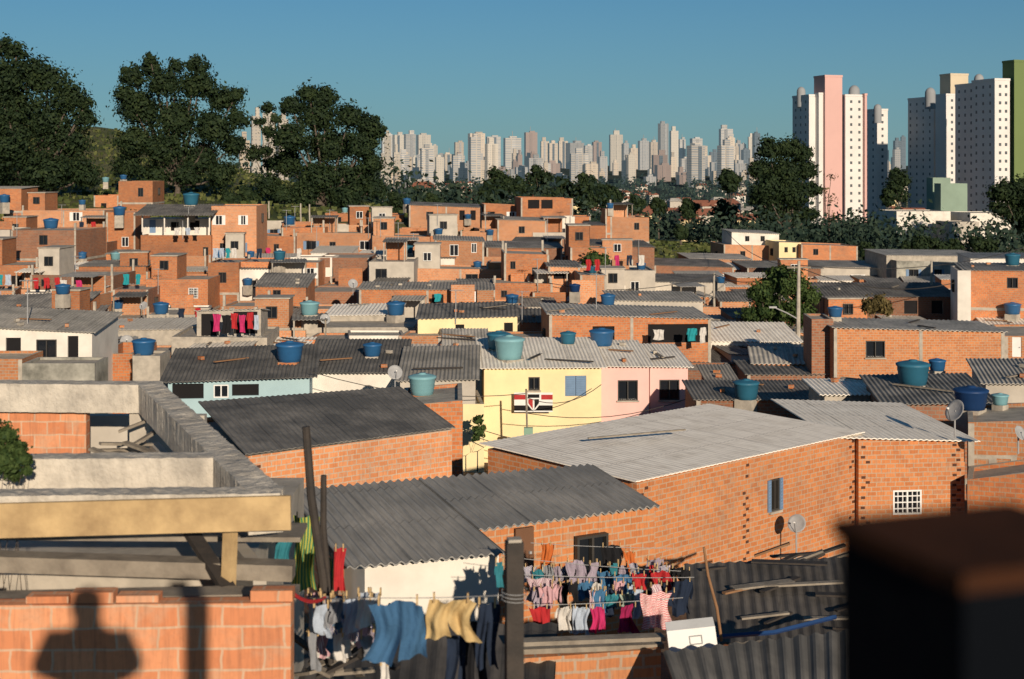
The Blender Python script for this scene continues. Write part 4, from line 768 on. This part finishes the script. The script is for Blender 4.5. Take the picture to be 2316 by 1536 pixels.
for d in ((893,843,34,60,.3),(1803,1185,42,39,-.5,1.2),(2162,930,52,42,-1.1,.8),(2306,980,34,40,.6,.6),(798,642,22,110,.3),(735,722,24,94,.4),(325,692,20,103,-.3),(286,772,28,80,.3),(585,512,14,150,-.4),(1290,678,18,110,.2)): dish(*d)
# ---------- club flag banner and utility box on the yellow house
fl=root('flag_banner','white football club banner with red and black bands and small shield','flag',P(1205,935,66))
def pl(x0,y0,x1,y1,mt,dy,nm):
    mb=MB(); D=66.6-dy; a=P(x0,y1,D); b=P(x1,y1,D); c_=P(x1,y0,D); d=P(x0,y0,D); mb.hexa([a,b,b+Vector((0,.01,0)),a+Vector((0,.01,0)),d,c_,c_+Vector((0,.01,0)),d+Vector((0,.01,0))],mt); part(nm,mb,fl)
RD=c((.42,.04,.04)); pl(1163,888,1250,893,'paint_white',0,'white_stripe'); pl(1163,893,1250,904,RD,0,'red_stripe'); pl(1163,904,1250,917,'paint_white',0,'white_stripe'); pl(1163,917,1250,929,'void',0,'black_stripe'); pl(1163,929,1250,932,'paint_white',0,'white_stripe')
mb=MB(); D=66.55
def fp(x,y,d=D): return P(x,y,d)
mb.face([fp(1190,889),fp(1224,889),fp(1224,911),fp(1207,932),fp(1190,911)],'paint_white'); D=66.53
mb.face([fp(1194,892,D),fp(1220,892,D),fp(1220,900,D),fp(1194,900,D)],'void'); mb.face([fp(1195,903,D),fp(1205,903,D),fp(1205,925,D),fp(1195,912,D)],RD); mb.face([fp(1209,903,D),fp(1219,903,D),fp(1219,912,D),fp(1209,925,D)],'void')
part('shield_emblem',mb,fl)
r=root('utility_post','thin post with grey green meter box','post',P(1193,1010,63)); mb=MB(); mb.tube([P(1193,1010,63),P(1190,880,63)],.05,'wood_grey',6); part('shaft',mb,r); mb=MB(); q=P(1195,980,62.9); mb.cbox((q.x,q.y,q.z),.4,.25,.5,'green_pale'); part('meter_box',mb,r)
for a,b in (((1060,960,63),(1360,985,60)),((1193,935,63),(1560,900,66)),((1060,980,63),(1300,990,60)),((1193,890,63),(700,840,62)),((1360,870,66),(1193,900,63))): wire([P(*a),P(*b)],.018,'black electric cable between houses',name='power_cable',mat='frame_dark',sag=.5,cat='cable')
# ---------- street lamp pole
sl=root('street_lamp','concrete utility pole with curved lamp arm','street lamp',P(1805,760,96)); mb=MB(); mb.tube([P(1805,770,96),P(1807,590,96)],[.16,.1],'concrete',8); part('pole',mb,sl)
mb=MB(); mb.tube([P(1805,722,96),P(1780,708,95.6),P(1755,697,95.2)],.045,'metal_grey',6); part('lamp_arm',mb,sl); mb=MB(); mb.cbox(P(1748,695,95.1),.5,.2,.12,'metal_grey'); part('lamp_head',mb,sl); mb=MB(); mb.cbox(P(1807,605,96),1.6,.1,.12,'wood_grey'); part('crossarm',mb,sl)
for a,b in (((1807,600,96),(1615,620,118)),((1807,605,96),(2160,640,103)),((1807,600,96),(2316,560,130)),((1807,606,96),(1640,520,170)),((1617,620,118),(1240,640,117))): wire([P(*a),P(*b)],.03,'black electric cable between poles',name='power_cable',mat='frame_dark',sag=.9,cat='cable')
for px,pt_,pb,D in ((1615,618,740,118),(608,455,500,175),(680,460,515,170),(700,462,515,171),(1195,625,700,120),(2107,590,700,112),(1410,545,600,145)): 
    pole('utility_pole','slim grey utility pole between the houses',P(px,pb,D),P(px,pt_,D),.2,'concrete')
for i in range(26):
    D=R.uniform(90,165); px=R.uniform(20,1450); py=np.interp(D,[a for a,b in env],[b for a,b in env])+10
    a=landing(px,py,D,.1); mb=MB(); mb.tube([a,a+Vector((0,0,2.2))],.03,'metal_grey',5)
    for k in range(4): q=a+Vector((-.25+.17*k,0,2.15)); mb.tube([q-Vector((0,.4,0)),q+Vector((0,.4,0))],.015,'metal_grey',4)
    mb.tube([a+Vector((-.4,0,2.15)),a+Vector((.5,0,2.15))],.02,'metal_grey',4); single('television_antenna',mb,'thin television antenna on rooftop mast','antenna',a,'rooftop antennas')
# ---------- trees
def leafarr(blobs,n,ls,seed,clump=.42,spread=.5):
    rs=np.random.RandomState(seed); bl=np.array(blobs,float); wt=(bl[:,3]*bl[:,5]); wt/=wt.sum(); V=[]
    for b,wi in zip(bl,wt):
        m=max(int(n*wi),8); K=max(int(10+b[3]*5),8); K=min(K,50)
        d=rs.randn(K,3); d/=np.linalg.norm(d,axis=1)[:,None]; d[:,2]=np.where(d[:,2]<-.5,d[:,2]*.5,d[:,2]); rad=rs.uniform(.35,.80,K)[:,None]
        cc=b[:3]+d*rad*b[3:6]; cr=rs.uniform(.6,1.3,K)*clump
        idx=rs.randint(0,K,m); e=rs.randn(m,3)*spread; off=e*cr[idx][:,None]*b[3:6]; c_=cc[idx]+off
        inner=rs.rand(m)<.25; c_[inner]=b[:3]+rs.randn(int(inner.sum()),3)*.36*b[3:6]
        o1=off/(np.linalg.norm(off,axis=1)[:,None]+1e-6); outd=(c_-b[:3])/b[3:6]; outd/=np.linalg.norm(outd,axis=1)[:,None]+1e-6
        nn=outd*.6+o1*.9+rs.randn(m,3)*.35; nn/=np.linalg.norm(nn,axis=1)[:,None]
        t=np.cross(nn,rs.randn(m,3)); t/=np.linalg.norm(t,axis=1)[:,None]+1e-9; w=np.cross(nn,t); s=ls*rs.uniform(.5,1.4,(m,1))
        V.append(np.stack([c_-t*s,c_-w*s*.55,c_+t*s,c_+w*s*.55],1))
    return np.concatenate(V).reshape(-1,3)
def leafobj(name,arr,mat,o):
    n=len(arr)//4; me=bpy.data.meshes.new(name); me.vertices.add(len(arr)); me.vertices.foreach_set('co',(arr-np.array(o)).ravel()); me.loops.add(n*4); me.loops.foreach_set('vertex_index',np.arange(n*4)); me.polygons.add(n); me.polygons.foreach_set('loop_start',np.arange(0,n*4,4)); me.update(calc_edges=True); me.materials.append(MATS[mat]); return me
def tree(blobs,D,base,label,n=9000,ls=.4,mat='leaf_dark',trunk=.5,seed=1,name='tree',spread=.5,dy=.7,extra=True):
    rs=random.Random(seed); B=[]
    for bx,by,br in blobs:
        q=P(bx,by,D+rs.uniform(-1,1)*br/F*D*dy); rr=br/F*D; B.append((q.x,q.y,q.z,rr,rr,rr*.9))
    o=P(base[0],base[1],D); o.z=min(o.z,gz(o.x,o.y)); r=root(name,label,'tree',o)
    part('crown',leafobj('crown',leafarr(B,n,ls,seed,spread=spread),mat,o),r,o=o)
    mb=MB(); mb.smooth=True; mid=Vector((sum(b[0] for b in B)/len(B),sum(b[1] for b in B)/len(B),0)); topz=max(b[2] for b in B); lowz=min(b[2] for b in B)
    h=o.z+(lowz-o.z)*.6; s=Vector((o.x*.6+mid.x*.4,o.y,h)); mb.tube([o,o.lerp(s,.5),s],[trunk,trunk*.85,trunk*.7],'bark',8)
    for b in B:
        e=Vector(b[:3]); m_=s.lerp(e,.5)+Vector((rs.uniform(-.5,.5),rs.uniform(-.5,.5),-.4)); mb.tube([s,m_,e,e+Vector((0,0,b[3]*.5))],[trunk*.45,trunk*.3,trunk*.18,trunk*.06],'bark',6)
    part('trunk',mb,r); return r
tree([(-10,180,75),(60,170,60),(110,185,55),(160,225,50),(185,270,38),(20,250,80),(100,270,75),(150,320,65),(30,340,80),(100,390,70),(170,385,50),(0,110,38),(35,115,28),(195,235,22),(200,400,40),(-60,300,90),(-50,400,80),(40,430,60)],195,(60,450),'huge dark eucalyptus tree on the grassy slope',n=50000,ls=.26,trunk=.6,seed=1)
tree([(345,155,32),(300,175,36),(285,215,34),(375,190,45),(445,150,30),(450,195,48),(505,225,42),(535,215,24),(540,270,30),(320,250,55),(400,270,62),(480,290,55),(310,320,50),(380,340,55),(460,360,50),(530,330,36),(290,375,42),(350,400,42),(420,400,40),(500,400,40),(395,150,22),(340,135,18)],205,(400,450),'tall dark eucalyptus with twin rounded crowns',n=52000,ls=.26,trunk=.5,seed=2)
tree([(700,215,32),(740,222,30),(660,240,32),(720,265,50),(790,265,42),(835,285,34),(660,310,50),(740,330,60),(820,330,44),(855,300,22),(650,370,44),(720,400,55),(800,400,50),(840,370,35),(690,440,45),(780,450,45),(850,430,30),(610,420,35),(640,440,30)],200,(730,480),'broad dark eucalyptus on grassy bank',n=50000,ls=.26,trunk=.5,seed=3)
tree([(605,245,18),(590,275,14),(625,270,16),(610,300,18),(600,340,18),(630,320,14),(575,350,22),(610,370,25)],215,(605,450),'thin young eucalyptus before white tower',n=3200,ls=.27,trunk=.2,seed=4,spread=.6)
tree([(1740,340,32),(1785,335,34),(1815,348,26),(1720,385,34),(1775,390,46),(1825,385,30),(1735,430,40),(1795,440,44),(1840,430,20),(1745,480,36),(1800,490,34),(1715,450,24),(1835,485,20)],300,(1780,545),'dark tall tree in front of pink tower',n=28000,ls=.36,trunk=.6,seed=5)
tree([(1880,400,16),(1878,450,18),(1880,490,16),(1866,430,14)],310,(1875,545),'sparse bare tree beside pink tower',n=180,ls=.3,trunk=.3,seed=6,spread=.8,mat='leaf_brown')
tree([(1760,640,40),(1720,660,34),(1800,650,38),(1835,670,28),(1740,700,40),(1790,705,44),(1825,715,30),(1700,715,28),(1770,615,22)],100,(1770,765),'round green street tree between houses',n=18000,ls=.13,mat='leaf_green',trunk=.2,seed=7)
tree([(2270,440,40),(2310,430,40),(2350,450,50),(2290,480,40),(2260,475,22),(2330,500,40)],290,(2300,560),'dark leafy tree beside tower',n=12000,ls=.36,trunk=.4,seed=8)
tree([(2030,395,20),(2025,420,26),(2045,410,20),(2035,445,22)],420,(2030,500),'rounded tree between towers',n=3000,ls=.5,trunk=.4,seed=9)
tree([(1985,690,26),(1965,695,20),(2005,700,18)],96,(1985,730),'reddish brown bush on roof edge',n=2500,ls=.14,mat='leaf_brown',trunk=.08,seed=10,name='bush')
tree([(2080,552,22),(2110,550,18),(2160,556,20),(2050,556,14),(2210,552,24),(2240,555,20),(2130,562,18)],210,(2120,580),'low dark hedge bushes near white blocks',n=4000,ls=.3,trunk=.1,seed=11,name='bush')
tree([(10,985,30),(-20,1000,44),(35,1020,28),(10,1045,36),(55,1040,20),(-30,960,30),(60,1065,14),(30,1075,22)],12.2,(10,1130),'leafy green shrub beside unfinished wall',n=9000,ls=.022,mat='leaf_green',trunk=.012,seed=12,name='shrub')
tree([(1080,950,14),(1085,975,18),(1075,990,12)],62,(1080,1010),'thin potted plant at yellow wall',n=500,ls=.1,mat='leaf_green',trunk=.03,seed=13,name='plant')
tree([(1340,585,22),(1365,590,18),(1325,600,16)],134,(1340,620),'small green tree between brick houses',n=1500,ls=.2,mat='leaf_green',trunk=.1,seed=14)
k=20
for px,py,rr,D in ((900,455,32,215),(940,440,28,320),(1130,405,40,420),(1220,395,34,430),(1330,420,44,300),(1280,425,36,310),(1240,450,26,280),(1440,455,22,300),(1560,465,24,330),(1490,460,20,340),(1180,420,30,400),(1640,470,30,330),(560,440,30,200),(520,450,26,195),(250,450,28,190),(1100,445,30,300),(1010,455,30,330),(1380,440,34,350),(1540,520,16,250),(1650,400,28,430),(880,480,22,190),(980,452,24,200),(2010,440,20,400),(1960,560,18,230)):
    k+=1; bl=[(px,py,rr*.6),(px-rr*.5,py+rr*.3,rr*.5),(px+rr*.5,py+rr*.25,rr*.5),(px,py+rr*.8,rr*.7),(px-rr*.3,py-rr*.35,rr*.4)]
    tree(bl,D,(px,py+rr*2),'dark leafy tree in valley wood',n=2800,ls=.0011*D+.1,trunk=.25,seed=k)
rs=np.random.RandomState(9); B=[]
for i in range(900):
    D=rs.choice([rs.uniform(230,420),rs.uniform(420,900),rs.uniform(900,1850)],p=[.2,.35,.45]); px=rs.uniform(820,2340) if D<420 else rs.uniform(500,2400)
    if D<300 and 1450<px<1680: continue
    x=(px-1158)/F*D; z=gz(x,D); s=rs.uniform(3.5,6.5)*(1 if D<900 else 2.2); B.append((x,D,z+s*.7,s*1.2,s*1.2,s))
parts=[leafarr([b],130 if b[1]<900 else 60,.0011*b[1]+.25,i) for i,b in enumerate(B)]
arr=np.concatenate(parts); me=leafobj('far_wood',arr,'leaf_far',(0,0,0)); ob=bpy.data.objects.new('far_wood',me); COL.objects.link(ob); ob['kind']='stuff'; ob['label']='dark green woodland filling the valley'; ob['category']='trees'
rs=np.random.RandomState(3); pts=[]
for i in range(9000):
    D=rs.uniform(165,330); t=rs.uniform(-.4,.17); x=t*D; pts.append((x,D,gz(x,D)))
pts=np.array(pts); s=rs.uniform(.15,.45,(len(pts),1)); a=rs.uniform(0,6.28,len(pts)); d=np.stack([np.cos(a),np.sin(a),a*0],1)*s; up=np.array([0,0,1])*s*1.5
arr=np.stack([pts-d*.5,pts+d*.5,pts+d+up,pts-d+up],1).reshape(-1,3); ob=bpy.data.objects.new('grass',leafobj('grass',arr,'leaf_grass',(0,0,0))); COL.objects.link(ob); ob['kind']='stuff'; ob['label']='long rough grass on the hillside'; ob['category']='grass'
# ---------- far villas
for i in range(130):
    D=R.uniform(420,1700); px=R.uniform(860,1680) if i<110 else R.uniform(1990,2080); th=R.uniform(-.3,.5); w=R.uniform(6,12); d=R.uniform(7,12); x=(px-1158)/F*D; z0=gz(x,D)+R.uniform(1.5,6)
    r=root('villa','small distant house with tiled roof among trees','house',Vector((x,D,z0)),'distant houses among trees'); dr=Vector((math.cos(th),math.sin(th),0)); bk=Vector((-dr.y,dr.x,0)); o=Vector((x,D,0)); h=R.uniform(4,7); mb=MB(); mb.obox(o,dr*w,bk*d,z0-6,z0+h,R.choice(['plaster_white','plaster_white','plaster_grey','plaster_grey','plaster_yellow'])); part('wall',mb,r)
    mb=MB(); a=[o-dr*.5-bk*.5,o+dr*(w+.5)-bk*.5,o+dr*(w+.5)+bk*(d+.5),o-dr*.5+bk*(d+.5)]; a=[Vector((q.x,q.y,z0+h+.02)) for q in a]; e0=(a[0]+a[3])/2+dr*2+Vector((0,0,2)); e1=(a[1]+a[2])/2-dr*2+Vector((0,0,2)); mt=R.choice(['tile','tile','roof_mid'])
    for q in ([a[0],a[1],e1,e0],[a[1],a[2],e1],[a[2],a[3],e0,e1],[a[3],a[0],e0],a[::-1]): mb.face(q,mt)
    part('roof',mb,r)
# ---------- skyline
def sky_b(x0,x1,top,D,mt,style=0):
    A=P(x0,top,D); th=R.uniform(.1,.5); dr=Vector((math.cos(th),math.sin(th),0)); bk=Vector((-dr.y,dr.x,0)); w=(x1-x0)/F*D*.9; d=w*R.uniform(.4,.7); z0=gz(A.x,D)-5; o=Vector((A.x+d*.2,A.y,0))
    r=root('apartment_tower','distant %s high-rise apartment tower'%{'fac_white':'white','fac_cream':'cream','fac_grey':'grey','fac_brown':'brown','fac_bands':'white banded','fac_dark':'dark glass'}[mt],'building',Vector((A.x,D,z0)),'distant high-rise skyline'); mb=MB()
    mb.obox(o,dr*w,bk*d,z0,A.z-3,mt); part('tower_body',mb,r)
    if w>14: mb=MB(); f=R.uniform(.25,.5); mb.obox(o+dr*w*f-bk*1.2,dr*w*.24,bk*2,z0,A.z-4,R.choice(['fac_grey','fac_dark',mt])); part('balcony_shaft',mb,r)
    mb=MB(); f=R.uniform(.1,.45); mb.obox(o+dr*w*f+bk*d*.2,dr*w*.45,bk*d*.5,A.z-3,A.z+R.choice([0,2,5]),mt); part('rooftop_block',mb,r)
    if style: mb=MB(); mb.tube([A+Vector((w*.5,d*.4,0)),A+Vector((w*.5,d*.4,9))],.5,'metal_grey',4); part('mast',mb,r)
keys=[(862,888,292),(890,915,293),(915,942,292),(943,975,293),(975,990,318),(948,982,318),(1028,1050,310),(1060,1100,290),(1098,1132,298),(1140,1182,300),(1186,1216,288,'fac_brown'),(1222,1242,308,'fac_cream'),(1240,1262,312),(1262,1285,308),(1285,1325,312,'fac_grey'),(1340,1362,310,'fac_brown'),(1378,1410,293),(1410,1424,312,'fac_grey'),(1445,1470,307,'fac_grey'),(1470,1492,310),(1492,1516,268,'fac_grey'),(1516,1536,284),(1536,1552,304),(1560,1605,318),(1605,1625,332,'fac_dark'),(1628,1660,280),(1660,1680,314,'fac_grey'),(1680,1700,327,'fac_dark'),(1004,1030,337),(1160,1180,332),(1425,1445,324),(1563,1590,302),(1705,1722,290,'fac_dark'),(1322,1342,318)]
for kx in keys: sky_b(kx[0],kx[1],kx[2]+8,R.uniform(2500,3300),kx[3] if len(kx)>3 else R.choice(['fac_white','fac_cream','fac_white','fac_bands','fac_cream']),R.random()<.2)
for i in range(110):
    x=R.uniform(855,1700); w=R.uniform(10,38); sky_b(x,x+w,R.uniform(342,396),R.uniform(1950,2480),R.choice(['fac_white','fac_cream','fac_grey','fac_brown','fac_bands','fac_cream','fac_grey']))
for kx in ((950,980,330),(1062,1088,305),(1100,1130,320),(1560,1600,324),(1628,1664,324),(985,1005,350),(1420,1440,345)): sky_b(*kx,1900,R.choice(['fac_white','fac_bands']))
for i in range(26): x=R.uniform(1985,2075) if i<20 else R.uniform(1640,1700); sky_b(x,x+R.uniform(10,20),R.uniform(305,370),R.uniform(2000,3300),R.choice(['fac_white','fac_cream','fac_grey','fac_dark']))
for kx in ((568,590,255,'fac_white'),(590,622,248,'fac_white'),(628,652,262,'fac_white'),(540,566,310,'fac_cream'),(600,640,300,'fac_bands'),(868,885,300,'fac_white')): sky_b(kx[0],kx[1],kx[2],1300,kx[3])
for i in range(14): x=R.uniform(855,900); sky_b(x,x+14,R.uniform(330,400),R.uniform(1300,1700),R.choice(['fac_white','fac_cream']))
# ---------- right residential towers
WM={}
def tower(label,blocks,D,domes=(),th=.28):
    b0=blocks[0]; o=P(b0[0],545,D); o.z=gz(o.x,o.y)-2; r=root('residential_tower',label,'building',o); dr=Vector((math.cos(th),math.sin(th),0)); bk=Vector((-dr.y,dr.x,0)); cnt=0; rest=MB(); res=[]
    for (x0,x1,top,mt,dd,dep,wx,sidew) in blocks:
        A=P(x0,top,D+dd); L=hit(x1,A,dr); mb=MB(); mb.obox(Vector((A.x,A.y,0)),dr*L,bk*dep,o.z,A.z,mt); part('tower_block',mb,r)
        mb=MB(); mb.obox(Vector((A.x,A.y,0))-dr*.15-bk*.15,dr*(L+.3),bk*(dep+.3),A.z,A.z+.8,mt); part('parapet',mb,r)
        z=A.z-2.6
        while z>o.z+6:
            for f in wx: res.append((Vector((A.x,A.y,0))+dr*(L*f),dr,-bk,z))
            for f in sidew: res.append((Vector((A.x,A.y,0))+bk*(dep*f),-bk,-dr,z))
            z-=3.0
    ww=.5; wh=1.1
    for p,t,n_,z in res:
        q4=(t*-ww+n_*.03,t*ww+n_*.03,t*ww-n_*.1,t*-ww-n_*.1)
        if cnt<98:
            key=('w',round(t.x,3)); 
            if key not in WM:
                m_=MB(); m_.hexa(list(q4)+[q+Vector((0,0,wh)) for q in q4],'tower_glass'); WM[key]=m_.mesh('window')
            ob=bpy.data.objects.new('window',WM[key]); COL.objects.link(ob); ob.parent=r; ob.location=Vector((p.x,p.y,z))-o; cnt+=1
        else:
            rest.hexa([p+q+Vector((0,0,z+dz)) for dz in(0,wh) for q in q4],'tower_glass')
    if rest.f: ob=part('window_rows',rest,r); ob['kind']='stuff'
    for px,py,w in domes:
        q=P(px,py,D+8); s=w/F*D/2; mb=MB(); mb.smooth=True; mb.lathe([(s,-6),(s,0),(s*.95,s*.4),(s*.75,s*.8),(s*.4,s*1.1),(0,s*1.2)],'tower_grey',14,q); part('water_tank_dome',mb,r)
tower('white and pink residential tower with domed tanks',[(1830,1852,218,'tower_white',0,14,(),(.2,.5,.8)),(1866,1905,174,'tower_pink',-3,9,(),()),(1852,1864,214,'tower_white',-2,3,(),()),(1912,1956,218,'tower_white',-2,12,(.3,.72),()),(1956,1961,216,'tower_pink',-1.5,2,(),())],560,((1812,208,20),(1932,208,26)))
tower('white and dark slim residential tower',[(1984,2008,250,'tower_white',30,17,(.5,),(.2,.5,.8))],590,((1985,246,18),))
tower('white and cream residential tower with domed tanks',[(2112,2140,222,'tower_white',40,20,(.5,),(.15,.4,.65,.9)),(2150,2190,170,'tower_cream',44,8,(),()),(2140,2184,216,'tower_white',30,8,(.3,.7),())],560,((2104,212,24),))
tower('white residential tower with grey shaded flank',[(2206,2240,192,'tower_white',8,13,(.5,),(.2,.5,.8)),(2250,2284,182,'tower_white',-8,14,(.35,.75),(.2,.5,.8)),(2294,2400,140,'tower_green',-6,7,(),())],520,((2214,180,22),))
# ---------- light, sky, camera
w=bpy.data.worlds.new('World'); S.world=w; w.use_nodes=True; nt=w.node_tree; bg=nt.nodes['Background']
sky=nt.nodes.new('ShaderNodeTexSky'); sky.sky_type='NISHITA'; sky.sun_disc=False; dl=Vector((-3.1,10.8,-3.2)).normalized()
el=math.asin(-dl.z); az=math.atan2(-dl.x,-dl.y); sky.sun_elevation=el; sky.sun_rotation=az; sky.air_density=.9; sky.dust_density=0; sky.ozone_density=3.0; sky.altitude=1200
tc=N(nt,'ShaderNodeTexCoord'); sp=N(nt,'ShaderNodeSeparateXYZ'); nt.links.new(tc.outputs['Generated'],sp.inputs[0])
hz=ramp(nt,sp.outputs[2],-.01,.15,.72,.05)
nt.links.new(mixc(nt,hz,mixc(nt,1.0,sky.outputs[0],(.34,.60,.66),'MULTIPLY'),(1.85,2.85,3.5)),bg.inputs[0]); bg.inputs[1].default_value=.086
sd=bpy.data.lights.new('sun','SUN'); sd.energy=5.0; sd.angle=math.radians(.5); sd.color=(1,.85,.67); so=bpy.data.objects.new('sun',sd); COL.objects.link(so); so.rotation_euler=dl.to_track_quat('-Z','Y').to_euler(); so.location=(0,0,60)
cd=bpy.data.cameras.new('camera'); cd.lens=50; cd.sensor_width=36; cd.shift_y=-(768-HZ)/2316; cd.clip_end=30000; cd.clip_start=.05; cd.dof.use_dof=True; cd.dof.focus_distance=50; cd.dof.aperture_fstop=2.9
co=bpy.data.objects.new('camera',cd); COL.objects.link(co); co.location=(0,0,CZ); co.rotation_euler=(math.radians(90),0,0); S.camera=co
S.view_settings.view_transform='Standard'; S.view_settings.look='None'; S.view_settings.exposure=0
print('fillers',n,'objects',len(bpy.data.objects))
